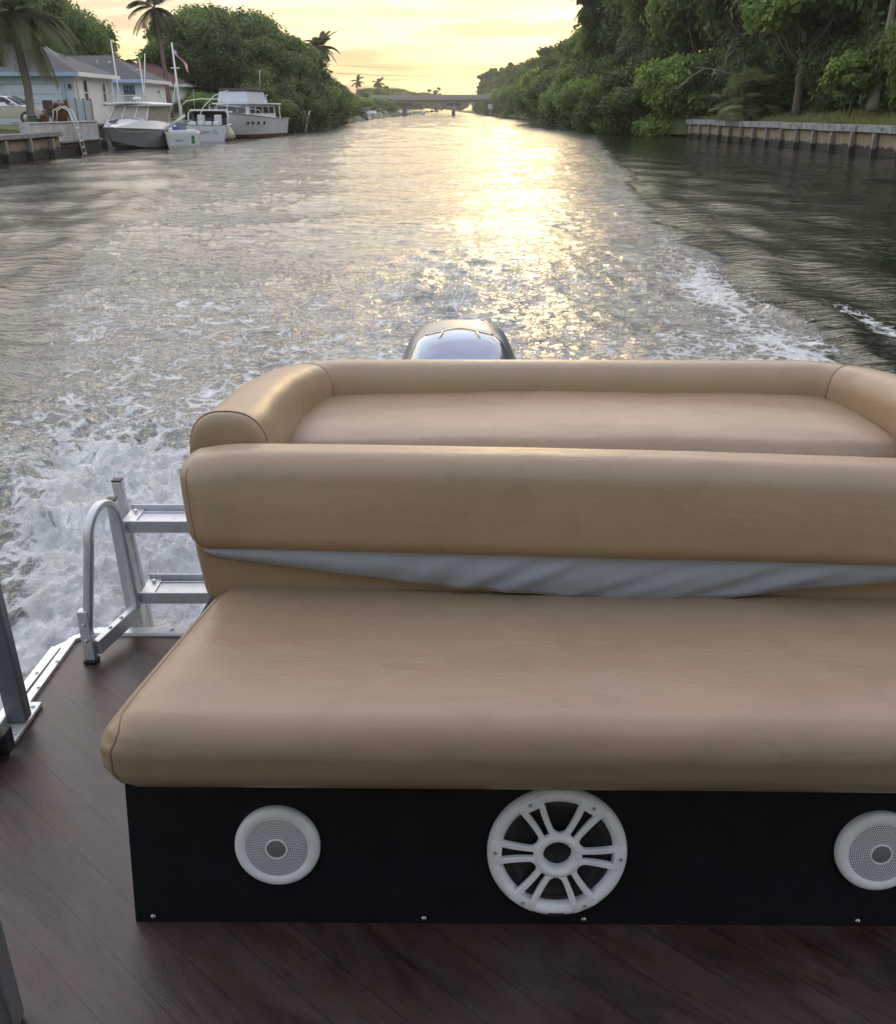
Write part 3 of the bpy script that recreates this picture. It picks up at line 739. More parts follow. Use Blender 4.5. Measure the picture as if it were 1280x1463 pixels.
q = MB(); q.bar((-1.003, 2.285, DECK + .012), (-1.003, 2.285, DECK + .165), .030, .026, (0, 1, 0))
for z in (.645, .695): q.lathe([(.0, .004), (.005, .003), (.006, .0)], (-1.003, 2.2715, z), 10, Matrix(((1, 0, 0), (0, 0, -1), (0, 1, 0))))
q.build('foot_bracket', M_alu, lad, bevel=.002)
q = MB(); q.bar((-.985, 2.292, DECK + .042), (-.925, 2.468, DECK + .06), .020, .044)
for v in (.35, .62): q.lathe([(.0, .006), (.005, .005), (.006, .0)], (-.985 + .06 * v, 2.292 + .176 * v, DECK + .064 + .018 * v), 10)
q.build('side_bar', M_alu2, lad, bevel=.002)
q = MB(); q.bb(-1.022, -.984, 2.268, 2.302, DECK + .001, DECK + .011); q.build('foot_pad', M_blk, lad, bevel=.003)

# ------------------------------------------------------------------ outboard motor
def car_paint(name, col, metal=.6, rough=.12):
    m, nt, b = newmat(name); tc = nt.n('ShaderNodeTexCoord').outputs['Object']
    setp(nt, b, col=nt.mix(nt.noise(tc, 500, 2), tuple(q * .85 for q in col), tuple(min(1, q * 1.15) for q in col)), metal=metal, rough=rough, coat=1.0, crough=.03, normal=nt.bump(nt.noise(tc, 7, 2), .02, .01)); return m
mot = thing('outboard_motor', 'glossy grey outboard motor cowl rising behind the back bolster', 'outboard motor', (.037, 3.05, .3))
M_cowl = car_paint('cowl_silver', (.42, .45, .50), .7, .14); M_cow2 = simple('cowl_dark', (.20, .225, .25), .3, .4, .05, 6); M_gold = simple('brass_tinted_chrome', (.85, .72, .45), .12, 1, .04)
def se(a, n): return math.copysign(abs(a) ** (2 / n), a)
secs = []; cz = 1.352
def half(t):                                  # t 0 at the crown, 1 at the lower edge
    return .02 + .205 * math.sin(min(1, t * 1.02) * math.pi / 2) ** .72
lev = [0, .01, .03, .06, .10, .15, .21, .28, .36, .46, .58, .72, .86, 1]
for t_ in lev:
    z = cz - .36 * t_ ** 1.45 if t_ < 1 else cz - .36
    hw = .02 + .085 * min(1, (t_ / .2)) ** .5 + .16 * t_ ** .8
    hl = .02 + .20 * min(1, (t_ / .25)) ** .5 + .06 * t_
    secs.append([(.037 + hw * se(math.cos(a), 3.2), 3.09 + (hl * se(math.sin(a), 3.0) if math.sin(a) > 0 else -(.02 + .33 * min(1, t_) ** .62) * abs(se(math.sin(a), 3.0))), z) for a in np.linspace(0, 2 * math.pi, 49)[:-1]])
secs.append([(.037 + (x - .037) * .9, 3.07 + (y - 3.07) * .85, cz - .42) for x, y, z in secs[-1]])
q = MB(); q.loft(secs[::-1]); q.build('cowl', M_cow2, mot, smooth=True)
# glossy front window panel, proud of the cowl
P_ = []; nu, nv = 25, 16
q = MB(); V = []
def zfr(u_, v_):                              # the shield follows the front of the cowl, a little proud of it
    t_ = .035 + .11 * abs(u_) ** 2.6 + (.80 - .11 * abs(u_) ** 2.6) * v_
    z = cz - .36 * t_ ** 1.45; hw = .02 + .085 * min(1, (t_ / .2)) ** .5 + .16 * t_ ** .8
    k = .90 * u_
    y = 3.09 - (.02 + .33 * t_ ** .62) * (1 - abs(k) ** 3.2) ** .38 - .010
    return (.037 + k * hw, y, z + .004)
for side in (0, 1):
    for j in range(nv + 1):
        for i in range(nu + 1):
            x, y, z = zfr(-1 + 2 * i / nu, (j / nv) ** 1.4)
            V.append((x, y + .03 * side, z - .012 * side))
S = (nu+1)*(nv+1); F = []
for j in range(nv):
    for i in range(nu):
        a = j*(nu+1)+i; F.append((a, a+nu+1, a+nu+2, a+1)); F.append((S+a, S+a+1, S+a+nu+2, S+a+nu+1))
for i in range(nu): F.append((i, i+1, S+i+1, S+i))
for j in range(nv): a = j*(nu+1); F.append((a, S+a, S+a+nu+1, a+nu+1)); a += nu; F.append((a, a+nu+1, S+a+nu+1, S+a))
q.add(V, F); q.build('front_cover', M_cowl, mot, smooth=True)
q = MB(); q.tube([Vector(zfr(u_, 0)) + Vector((0, .012, .002)) for u_ in np.linspace(-.98, .98, 30)], .0026, 8); q.build('trim_arch', M_gold, mot, smooth=True)
for sg in (-1, 1):
    q = MB(); a = Vector(zfr(sg * .66, .0)) + Vector((0, -.002, .004)); b_ = Vector(zfr(sg * .60, .09)) + Vector((0, -.003, .0))
    q.tube([a, (a + b_) / 2 + Vector((0, -.004, 0)), b_], [.004, .0025, .001], 8); q.build('trim_notch', M_gold, mot, smooth=True)
q = MB(); q.rbox((-.12, 2.9, .25), (.19, 3.25, 1.03), .05, 4); q.build('midsection', M_cow2, mot, smooth=True)
q = MB(); q.bb(-.06, .13, 2.55, 2.92, .32, .62); q.build('mount_bracket', M_blk, mot, bevel=.01)
# ------------------------------------------------------------------ banks
def grass_mat():
    m, nt, b = newmat('grass_ground'); tc = nt.n('ShaderNodeTexCoord').outputs['Object']
    c = nt.ramp(nt.noise(tc, .8, 7, .7), [(.3, (.06, .08, .03)), (.55, (.11, .14, .045)), (.75, (.18, .18, .08))])
    setp(nt, b, col=c, rough=.9, normal=nt.bump(nt.noise(tc, 9, 5, .7), .9, .08)); return m
M_grass = grass_mat()
def wall_mat(name, top, low, zl, wl=.45):
    """stained concrete: tan panel above, dark wet algae band up to zl"""
    m, nt, b = newmat(name); tc = nt.n('ShaderNodeTexCoord').outputs['Object']
    ge = nt.n('ShaderNodeNewGeometry').outputs['Position']; z = nt.n('ShaderNodeSeparateXYZ', {0: ge}).outputs[2]
    n_ = nt.noise(nt.mapping(tc, (1, 1, .35)), 1.6, 6, .7); n2 = nt.noise(tc, 6, 5, .7)
    c = nt.mix(nt.ramp(n_, [(.3, 0), (.7, 1)]), tuple(q * .62 for q in top), top)
    c = nt.mix(nt.ramp(n2, [(.55, 0), (.72, .7)]), c, (.07, .065, .055))
    k = nt.math('ADD', z, nt.math('MULTIPLY', nt.math('SUBTRACT', n_, .5), .5))
    f_ = nt.ramp(nt.math('DIVIDE', k, max(zl, .01) * 2), [(.42, 1), (.55, 0)])
    c = nt.mix(f_, c, low)
    setp(nt, b, col=c, rough=.8, normal=nt.bump(n2, .5, .03)); return m
M_tanwall = wall_mat('tan_seawall', (.34, .28, .20), (.03, .03, .026), .42)
M_pile = wall_mat('concrete_pile', (.36, .32, .27), (.035, .034, .03), .35)
M_whitewall = wall_mat('white_painted_wall', (.58, .60, .60), (.3, .29, .27), .2)
M_cap = simple('weathered_cap', (.26, .26, .26), .85, 0, .2, 1.5, .3, 20, 1.0, (.055, .055, .055))

def bank(nm, side, edge, zs):
    """land on one side: edge = (y, x at the water), zs = (inland distance, z)"""
    V = []; F = []; n = len(zs)
    E = []
    for a, b_ in zip(edge[:-1], edge[1:]):
        k = max(1, min(40, int(abs(b_[0] - a[0]) / 4)))
        for i in range(k): E.append((a[0] + (b_[0] - a[0]) * i / k, a[1] + (b_[1] - a[1]) * i / k))
    E.append(edge[-1])
    for y, x in E:
        for d, z in zs:
            V.append((x + side * d, y, z + (0 if d < 1 else .12 * math.sin(y * .31 + d) * min(1, d / 6))))
    for i in range(len(E) - 1):
        for j in range(n - 1):
            q = (i*n+j, i*n+j+1, (i+1)*n+j+1, (i+1)*n+j); F.append(q if side < 0 else q[::-1])
    return tag(MB().add(V, [f[::-1] for f in F]).build(nm, M_grass, smooth=True), kind='structure')
bank('left_bank', -1, [(-200, -18.9), (48, -18.9), (54.2, -18.9), (54.5, -20.7), (92, -20.7), (96, -18.6), (200, -21), (700, -22), (4000, -24)], [(.0, 1.0), (1.2, 1.12), (5, 1.3), (12, 1.4), (40, 1.5), (200, 2), (2500, 3)])
bank('left_bank_foot', -1, [(92, -18.2), (96, -16.5), (200, -19), (700, -20), (4000, -22)], [(.0, -.3), (.8, .1), (2.2, .9)])
bank('right_bank', 1, [(-200, 21.2), (40, 21.2), (60, 20.9), (83, 19.6), (84, 18), (200, 19), (700, 19), (4000, 20)], [(.0, .2), (.4, 1.15), (1.6, 1.35), (5, 1.95), (9, 2.4), (40, 2.6), (200, 3), (2500, 3)])
# hold the right bank's foot above the water only behind the wall

def seawall(name, label, x0y0, x1y1, ztop, npile, side, mats, capm, caph=.22, tilt=0, group=None, pw=.24):
    (x0, y0), (x1, y1) = x0y0, x1y1; d = Vector((x1-x0, y1-y0, 0)); L = d.length; d.normalize(); nrm = Vector((-side, 0, 0)); nrm = (nrm - d * nrm.dot(d)).normalized()
    t_ = thing(name, label, 'seawall', (x0, y0, 0), group=group)
    a = Vector((x0, y0, 0)); 
    q = MB(); c0 = a - nrm * .0
    q.prism([a + Vector((0,0,-1.2)), a + d*L + Vector((0,0,-1.2)), a + d*L + Vector((0,0,ztop - caph)), a + Vector((0,0,ztop - caph))], -nrm * .25)
    q.build('panel', mats[0], t_)
    N = int(L / 2.6)
    for i in range(max(1, N)):
        s0, s1 = L * i / max(1, N), L * (i + 1) / max(1, N) - .03; q = MB()
        o_ = nrm * (.22 + .02 * rnd.random()); zz_ = ztop + rnd.uniform(-.02, .02)
        q.prism([a + d*s0 + o_ + Vector((0,0,zz_ - caph)), a + d*s0 + o_ + Vector((0,0,zz_)), a + d*s0 - nrm*.5 + Vector((0,0,zz_)), a + d*s0 - nrm*.5 + Vector((0,0,zz_ - caph))], d * (s1 - s0))
        q.build('cap', capm, t_, bevel=.02)
    for i in range(npile):
        s0 = L * (i + .5) / npile; p_ = a + d * s0 + nrm * .13; lean = rnd.uniform(-.03, .03)
        q = MB(); q.bar(p_ + Vector((0, 0, -1.5)), p_ + Vector((lean, lean * 2, ztop - caph - rnd.uniform(.0, .06))), pw, pw * .9, (0, 1, 0)); q.build('pile', mats[1], t_, bevel=.02)
    return t_
seawall('seawall', 'stained concrete seawall with square piles and a white streaked dark cap along the right bank', (20.9, 40), (19.3, 82), 1.36, 17, 1, (M_tanwall, M_pile),
        simple('streaked_cap', (.30, .31, .33), .8, 0, .4, 1.2, .3, 18, 1.0, (.03, .03, .035)), .34)
seawall('seawall', 'weathered tan concrete seawall with piles and grass on top at the left edge', (-18.6, 36), (-18.6, 48.6), 1.06, 5, -1, (M_tanwall, M_pile), M_cap, .20)
ww = seawall('seawall', 'white painted wall over tan concrete where the white dock ladder hangs', (-18.75, 48.6), (-18.75, 54.6), .62, 1, -1, (M_tanwall, M_pile), M_cap, .06)
q = MB(); q.bb(-19.2, -18.74, 45.7, 54.6, .625, 1.45); q.bb(-19.25, -18.70, 45.7, 54.7, 1.452, 1.50); q.build('raised_wall', M_whitewall, ww, bevel=.01)
seawall('seawall', 'pale concrete seawall behind the moored white boats', (-20.5, 54.7), (-20.5, 92), 1.30, 10, -1, (M_whitewall, M_pile), M_cap, .12)

# ------------------------------------------------------------------ grass tufts on both banks
def blades(nm, lab, region, n, h, mat, seed):
    rs_ = np.random.RandomState(seed); V = []; F = []
    for i in range(n):
        x, y, z = region(rs_); a = rs_.uniform(0, 6.28); hh_ = h * rs_.uniform(.4, 1.2); w_ = .02 + .02 * rs_.rand(); lx, ly = rs_.normal(0, .35, 2) * hh_
        b_ = len(V); V += [(x - w_*math.cos(a), y - w_*math.sin(a), z - .05), (x + w_*math.cos(a), y + w_*math.sin(a), z - .05), (x + lx*.4, y + ly*.4, z + hh_*.6), (x + lx, y + ly, z + hh_)]
        F += [(b_, b_+1, b_+2), (b_+1, b_+3, b_+2)]
    return tag(MB().add(V, F).build(nm, mat), lab, 'grass', kind='stuff')
def blade_mat(nm, c1, c2):
    m, nt, b = newmat(nm); tc = nt.n('ShaderNodeTexCoord').outputs['Object']
    c = nt.mix(nt.noise(tc, 1.3, 5, .7), c1, c2); setp(nt, b, col=c, rough=.7)
    tr = nt.n('ShaderNodeBsdfTranslucent', {'Color': c}); mx = nt.n('ShaderNodeMixShader', {0: .35}); m.node_tree.links.new(b.outputs[0], mx.inputs[1]); m.node_tree.links.new(tr.outputs[0], mx.inputs[2])
    m.node_tree.links.new(mx.outputs[0], m.node_tree.nodes['Material Output'].inputs[0]); return m
M_blade = blade_mat('grass_blades', (.17, .21, .06), (.38, .37, .18))
def rr_(rs_):
    y = 42 + 44 * rs_.rand(); d = rs_.rand() ** 1.3 * 8; xe = np.interp(y, [40, 60, 83], [21.2, 20.9, 19.6])
    return xe + d, y, np.interp(d, [0, .4, 1.6, 5, 9], [.9, 1.15, 1.35, 1.95, 2.4])
blades('grass', 'pale green uncut grass growing behind the right seawall', rr_, 26000, .42, M_blade, 5)
def rl_(rs_):
    y = 36 + 12 * rs_.rand(); d = rs_.rand() * 6; return -19.1 - d, y, np.interp(d, [0, 1.2, 5], [1.0, 1.12, 1.3])
blades('grass', 'short lawn grass on the left bank under the palm', rl_, 9000, .08, blade_mat('lawn_blades', (.09, .12, .02), (.17, .19, .05)), 6)

# ------------------------------------------------------------------ houses
M_blue = simple('pale_blue_stucco', (.58, .65, .74), .8, 0, .06, 2, .25, 30)
M_cream = simple('white_stucco', (.84, .82, .78), .8, 0, .06, 2, .25, 30)
M_trim = simple('white_trim', (.82, .82, .80), .5, 0, .05, 4)
M_bluetrim = simple('blue_trim', (.38, .50, .66), .5, 0, .06, 4)
def shingle(nm, col):
    m, nt, b = newmat(nm); tc = nt.n('ShaderNodeTexCoord').outputs['Object']
    br = nt.n('ShaderNodeTexBrick', {'Vector': nt.mapping(tc, (1, 1, 2.4)), 'Scale': 3.0, 'Color1': (*col, 1), 'Color2': (*[q * .75 for q in col], 1), 'Mortar': (*[q * .5 for q in col], 1), 'Mortar Size': .02})
    c = nt.mix(nt.noise(tc, 1.5, 5), br.outputs[0], tuple(q * 1.2 for q in col)); setp(nt, b, col=c, rough=.9, normal=nt.bump(nt.noise(tc, 20, 4), .5, .02)); return m
M_roof = shingle('grey_shingles', (.105, .105, .115)); M_roof2 = shingle('red_shingles', (.20, .11, .09))
M_glass = simple('window_glass', (.03, .035, .04), .08, 0, .2, 2)
def window(parent, c, w_, h_, face, rows=2, cols=1, frame=M_trim):
    """face: 'y' looks toward -Y, 'x' looks toward +X"""
    fx = MB(); gx = MB(); x, y, z = c
    def bx(mb, u0, u1, z0, z1, d0, d1):
        if face == 'y': mb.bb(x + u0, x + u1, y - d1, y - d0, z + z0, z + z1)
        else: mb.bb(x + d0, x + d1, y + u0, y + u1, z + z0, z + z1)
    f_ = .07
    bx(fx, -w_/2, w_/2, h_/2 - f_, h_/2, .003, .05); bx(fx, -w_/2, w_/2, -h_/2, -h_/2 + f_, .003, .05)
    bx(fx, -w_/2, -w_/2 + f_, -h_/2 + f_, h_/2 - f_, .003, .048); bx(fx, w_/2 - f_, w_/2, -h_/2 + f_, h_/2 - f_, .003, .048)
    for i in range(1, rows): bx(fx, -w_/2 + f_, w_/2 - f_, -h_/2 + h_*i/rows - .025, -h_/2 + h_*i/rows + .025, .012, .04)
    for i in range(1, cols): bx(fx, -w_/2 + w_*i/cols - .02, -w_/2 + w_*i/cols + .02, -h_/2 + f_, h_/2 - f_, .014, .042)
    bx(gx, -w_/2 + f_, w_/2 - f_, -h_/2 + f_, h_/2 - f_, .004, .016)
    sx_ = MB(); bx(sx_, -w_/2 - .08, w_/2 + .08, -h_/2 - .08, -h_/2 - .003, .003, .12)
    fr_ = fx.build('window', frame, parent); gx.build('pane', M_glass, fr_); sx_.build('sill', M_trim, fr_)
def hip(parent, x0, x1, y0, y1, ze, zr, mat, over=.5, fas=(None, None)):
    a, b_, c, d = x0 - over, x1 + over, y0 - over, y1 + over; rl = min((b_ - a), (d - c)) / 2 * .98
    if (b_ - a) > (d - c): r0, r1 = (a + rl, (c + d) / 2, zr), (b_ - rl, (c + d) / 2, zr)
    else: r0, r1 = ((a + b_) / 2, c + rl, zr), ((a + b_) / 2, d - rl, zr)
    P = [(a, c, ze), (b_, c, ze), (b_, d, ze), (a, d, ze), r0, r1]
    if (b_ - a) > (d - c): F = [(0, 1, 5, 4), (1, 2, 5), (2, 3, 4, 5), (3, 0, 4)]
    else: F = [(0, 1, 4), (1, 2, 5, 4), (2, 3, 5), (3, 0, 4, 5)]
    q = MB().add(P, F + [(3, 2, 1, 0)]); rf = q.build('roof', mat, parent)
    q = MB(); q.bb(a, b_, c - .03, c - .003, ze - .2, ze + .02); q.build('fascia', fas[0] or M_trim, parent)
    q = MB(); q.bb(b_ + .003, b_ + .03, c, d, ze - .2, ze + .02); q.build('fascia', fas[1] or M_trim, parent)
    q = MB(); q.bb(a + .01, b_ - .01, c + .01, d - .01, ze - .06, ze - .003); q.build('soffit', M_trim, parent)
    return rf
def pipe(parent, p, h_): q = MB(); q.lathe([(.05, -.3), (.05, h_), (.08, h_), (.08, h_ + .08), (.0, h_ + .1)], p, 12); q.build('vent_pipe', M_trim, parent, smooth=True)

h1 = thing('house', 'one storey house with pale blue garage front and white side wall behind the car', 'house', (-26, 61, 1.3))
MB().bb(-36, -22.0, 61, 67.6, 1.0, 4.02).build('wall', M_blue, h1)
MB().bb(-21.998, -21.97, 61.0, 67.6, 1.0, 4.02).build('side_wall', M_cream, h1)
rf = hip(h1, -36, -22.0, 61, 67.6, 4.06, 5.75, M_roof, .5, (M_bluetrim, M_trim))
pipe(rf, (-24.5, 65.5, 4.7), .5); pipe(rf, (-23.6, 65.9, 4.5), .4)
q = MB(); q.bar((-23.9, 63.8, 4.9), (-24.9, 63.4, 5.75), .05, .05); q.bar((-23.5, 64.2, 4.8), (-24.4, 63.8, 5.6), .05, .05); q.build('roof_strut', M_trim, rf)
gd = MB()
for i in range(4): gd.bb(-26.1, -22.75, 60.94, 60.99, 1.35 + i * .52, 1.85 + i * .52)
gd.build('garage_door', simple('garage_blue', (.60, .67, .76), .6, 0, .04, 2), h1, bevel=.008)
q = MB(); q.prism([(-26.4, 60.9, 3.42), (-22.5, 60.9, 3.42), (-22.5, 60.9, 3.5), (-23.6, 60.9, 3.86), (-26.4, 60.9, 3.86)], (0, .098, 0)); q.bb(-22.73, -22.55, 60.92, 60.997, 1.3, 3.42); q.build('door_surround', M_bluetrim, h1)
q = MB(); q.bb(-22.32, -22.18, 60.85, 60.997, 3.2, 3.45); q.build('wall_lamp', M_blk, h1, bevel=.01)
q = MB(); q.tube([(-21.6, 60.6, 3.95), (-21.85, 60.9, 3.75), (-21.9, 61.25, 3.6), (-21.9, 61.25, 1.3)], .05, 8); q.build('downspout', M_trim, h1, smooth=True)
window(h1, (-21.97, 62.7, 3.0), .75, 1.5, 'x'); window(h1, (-21.97, 66.0, 3.05), .7, 1.2, 'x')
q = MB(); q.bb(-21.9, -21.7, 66.9, 67.1, 1.2, 3.85); q.build('porch_post', M_trim, h1)
h2 = thing('house', 'farther pale blue house with a grid window facing the canal boats and grey roof', 'house', (-26, 74.5, 1.3))
MB().bb(-33, -22.0, 74.5, 80.4, 1.0, 4.0).build('wall', M_blue, h2)
MB().bb(-21.998, -21.97, 74.5, 80.4, 1.0, 4.0).build('side_wall', M_cream, h2)
rf = hip(h2, -33, -22.0, 74.5, 80.4, 4.04, 5.75, M_roof, .45, (M_bluetrim, M_trim))
pipe(rf, (-25.5, 76, 4.8), .45); pipe(rf, (-24.6, 76, 4.7), .5); pipe(rf, (-22.8, 76.5, 4.3), .4)
window(h2, (-22.95, 74.5, 2.95), .85, 1.5, 'y', 5, 4, simple('dark_muntin', (.2, .23, .27), .5))
window(h2, (-21.97, 78.4, 2.95), .7, 1.1, 'x', 1, 2)
h3 = thing('house', 'red roofed house showing a little behind the pale blue one', 'house', (-27, 93, 1.4))
MB().bb(-34, -23.6, 92, 99, 1.0, 4.1).build('wall', M_cream, h3); hip(h3, -34, -23.6, 92, 99, 4.14, 6.0, M_roof2, .5); window(h3, (-25.0, 92, 3), .8, 1.2, 'y')
for (x, y, w_, lab) in ((-24.5, 165, 5, 'white house wall glimpsed through the left bank trees'), (-28, 300, 9, 'low pale blue roofed house far down the left bank')):
    hh_ = thing('house', lab, 'house', (x - 3, y, 1.3)); MB().bb(x - w_, x, y, y + 9, 1, 4.6).build('wall', M_cream, hh_); hip(hh_, x - w_, x, y, y + 9, 4.64, 6.2, M_roof, .5)
    window(hh_, (x - w_/2, y, 3.1), 1.2, 1.2, 'y', 1, 2); window(hh_, (x, y + 3, 3.1), 1.2, 1.2, 'x', 1, 2)

# patio things between wall and house
def patio_chair(x, y, lab):
    t_ = thing('patio_chair', lab, 'chair', (x, y, 1.4), R(20), 'patio chairs by the garage')
    m_ = simple('brown_wicker', (.09, .06, .045), .8, 0, .2, 20)
    MB().bb(-.25, .25, -.25, .25, .40, .46).build('seat', m_, t_, local=True, bevel=.01); 
    q = MB(); q.box((0, .26, .80), (.52, .05, .66), Matrix.Rotation(R(-8), 3, 'X')); q.build('backrest', m_, t_, local=True, bevel=.01)
    for sx_ in (-.22, .22):
        for sy_ in (-.22, .22): MB().bb(sx_-.02, sx_+.02, sy_-.02, sy_+.02, -.1, .40).build('leg', m_, t_, local=True)
        MB().bb(sx_-.03, sx_+.03, -.25, .25, .60, .64).build('armrest', m_, t_, local=True)
patio_chair(-21.75, 55.9, 'brown patio chair beside the palm trunk, left of the pair'); patio_chair(-20.95, 56.0, 'brown patio chair nearer the white side wall, right of the pair')
def pot(x, y, z, r_, col, fol, lab, nm='potted_plant'):
    t_ = thing(nm, lab, 'plant', (x, y, z)); q = MB(); q.lathe([(.0, 0), (r_*.7, 0), (r_, r_*1.1), (r_*1.05, r_*1.15), (r_*.9, r_*1.1)], (x, y, z), 20); q.build('pot', simple('pot', col, .8, 0, .2, 8), t_, smooth=True)
    q = MB()
    for i in range(160):
        a = rnd.uniform(0, 6.28); e = rnd.uniform(.1, 1.4); l_ = r_ * rnd.uniform(.7, 1.5); dx = Vector((math.cos(a)*math.cos(e), math.sin(a)*math.cos(e), math.sin(e))); o_ = Vector((x, y, z + r_)) + Vector((rnd.uniform(-1, 1), rnd.uniform(-1, 1), 0)) * r_ * .6
        s_ = dx.cross(Vector((0, 0, 1))).normalized() * r_ * .12; q.add([o_, o_ + dx*l_*.5 + s_, o_ + dx*l_, o_ + dx*l_*.5 - s_], [(0, 1, 2, 3)])
    q.build('foliage', blade_mat('pot_leaves', fol, tuple(c * 1.5 for c in fol)), t_)
pot(-20.1, 53.2, 1.48, .42, (.20, .09, .06), (.16, .05, .03), 'wide bowl of reddish plants on the white wall'); pot(-19.9, 50.5, 1.4, .22, (.25, .14, .09), (.20, .09, .04), 'small brown pot on the white wall beside the green bin')
q = MB(); q.lathe([(.18, 0), (.22, .45), (.25, .46), (.25, .5), (.0, .56)], (-20.3, 50.0, 1.3), 20); tag(q.build('green_bin', simple('green_plastic', (.16, .26, .2), .5), smooth=True), 'pale green bin standing behind the white wall by the palm', 'bin')
# white dock ladder over the wall
dl_ = thing('dock_ladder', 'white tubular dock ladder curving over the white wall down to the water', 'ladder', (-18.6, 50.9, 0))
for dy in (0, .5):
    q = MB(); q.tube([(-19.6, 50.7 + dy, 1.35), (-19.5, 50.7 + dy, 2.0), (-19.1, 50.7 + dy, 2.2), (-18.75, 50.7 + dy, 2.0), (-18.55, 50.7 + dy, 1.4), (-18.3, 50.9 + dy, -.6)], .035, 8); q.build('rail', M_alu2, dl_, smooth=True)
for i in range(6): q = MB(); z = 1.2 - i * .3; x = -18.53 + (1.2 - z) * .115; q.tube([(x, 50.75 + (1.2-z)*.1, z), (x, 51.25 + (1.2-z)*.1, z)], .025, 8); q.build('rung', M_alu2, dl_)
# fences
fn = thing('pool_fence', 'grey blue panel fence between the planter and the covered boat', 'fence', (-20.9, 57, 1.3))
for i in range(4):
    y = 55.6 + i * 1.25; MB().bb(-21.02, -20.98, y, y + 1.15, 1.35, 2.55).build('panel', simple('fence_blue', (.30, .38, .42), .6), fn); MB().bb(-21.05, -20.95, y + 1.15, y + 1.25, 1.2, 2.65).build('post', M_alug, fn)
lg = thing('lattice_gate', 'white lattice topped gate panel left of the two leaning white posts', 'gate', (-19.9, 73, 1.3))
MB().bb(-22.1, -20.2, 68.98, 69.02, 1.3, 2.55).build('board_panel', M_trim, lg); q = MB()
for i in range(16): a = -22.1 + i * .12; q.bar((a, 69, 2.6), (min(a + .3, -20.2), 69, 2.9), .02, .02)
for i in range(16): a = -22.1 + i * .12; q.bar((a, 69.03, 2.9), (min(a + .3, -20.2), 69.03, 2.6), .02, .02)
q.bb(-22.1, -20.2, 68.97, 69.05, 2.9, 2.97); q.build('lattice', M_trim, lg)
for x in (-22.12, -20.15): MB().bb(x - .05, x + .05, 68.95, 69.06, 1.2, 3.0).build('post', M_trim, lg)
for x, lab in ((-19.1, 'white timber post right beside the lattice gate'), (-18.75, 'white timber post between the lattice gate and the flagpole')):
    q = MB(); q.bar((x, 68.5, -.5), (x - .12, 68.5, 3.0), .15, .15, (0, 1, 0)); q.box((x - .12, 68.5, 3.03), (.18, .18, .06)); tag(q.build('post', M_trim), lab, 'post')
# poles
def pole(nm, lab, cat, a, b_, r0, r1, mat=M_trim): q = MB(); q.tube([a, (Vector(a) + Vector(b_)) / 2, b_], [r0, (r0 + r1) / 2, r1], 8); return tag(q.build(nm, mat, smooth=True), lab, cat)
fp = thing('flagpole', 'white flagpole with short crossarm standing among the docked boats', 'flagpole', (-19.7, 74, 0))
q = MB(); q.tube([(-19.0, 73, -.5), (-19.05, 73, 3), (-19.15, 73, 6.35)], [.09, .08, .045], 10); q.build('mast', M_trim, fp, smooth=True)
MB().bb(-19.4, -18.8, 72.97, 73.03, 4.72, 4.80).build('crossarm', M_trim, fp)
pole('mooring_pole', 'tall thin white pole standing in front of the nearer house roof', 'pole', (-20.95, 66, -.5), (-21.1, 66, 6.1), .06, .035)
pole('mooring_pole', 'thin white pole in front of the grid window house', 'pole', (-20.5, 70, -.5), (-20.65, 70, 5.2), .05, .035)
q = MB(); q.tube([(-19.75, 67.5, 1.2), (-19.8, 67.5, 3.2), (-19.5, 67.5, 5.4)], [.04, .035, .03], 8); q.tube([(-20.9, 68.2, 5.6), (-20.0, 68.2, 3.6)], .05, 8) if 0 else None; tag(q.build('davit_pole', M_trim, smooth=True), 'thin pale pole leaning right just left of the flagpole', 'pole')
# flag
def flag():
    V = []; F = []; nu, nv = 24, 12; UV = []
    for i in range(nu + 1):
        u_ = i / nu
        for j in range(nv + 1):
            v = j / nv; wx = -19.12 + .95 * u_ + .12 * v * u_; z = 6.05 - 1.15 * u_ ** 1.1 - .55 * v * (.25 + .75 * u_) - .05; V.append((wx + .06 * math.sin(u_ * 9 + v * 3), 73 + .12 * math.sin(u_ * 11 + v * 2), z)); UV.append((u_, v))
    for i in range(nu):
        for j in range(nv): a = i*(nv+1)+j; F.append((a, a+1, a+nv+2, a+nv+1))
    m, nt, b = newmat('flag_cloth'); uv = nt.n('ShaderNodeTexCoord').outputs['UV']; sp = nt.n('ShaderNodeSeparateXYZ', {0: uv})
    st = nt.math('GREATER_THAN', nt.math('FRACT', nt.math('MULTIPLY', sp.outputs[1], 6.5)), .5)
    c = nt.mix(st, (.55, .05, .06), (.75, .73, .72)); cn = nt.math('MULTIPLY', nt.math('LESS_THAN', sp.outputs[0], .4), nt.math('LESS_THAN', sp.outputs[1], .538))
    vo = nt.n('ShaderNodeTexVoronoi', {'Vector': nt.mapping(uv, (15, 17, 1)), 'Scale': 1.0, 'Randomness': .0}).outputs['Distance']
    cc = nt.mix(nt.math('LESS_THAN', vo, .22), (.04, .06, .22), (.75, .75, .78)); setp(nt, b, col=nt.mix(cn, c, cc), rough=.8)
    o = MB().add(V, F).build('flag', m, smooth=True); uvl = o.data.uv_layers.new(name='UVMap')
    for li, l in enumerate(o.data.loops): uvl.data[li].uv = UV[l.vertex_index]
    tag(o, 'striped red and white flag with blue canton drooping from the flagpole', 'flag')
flag()

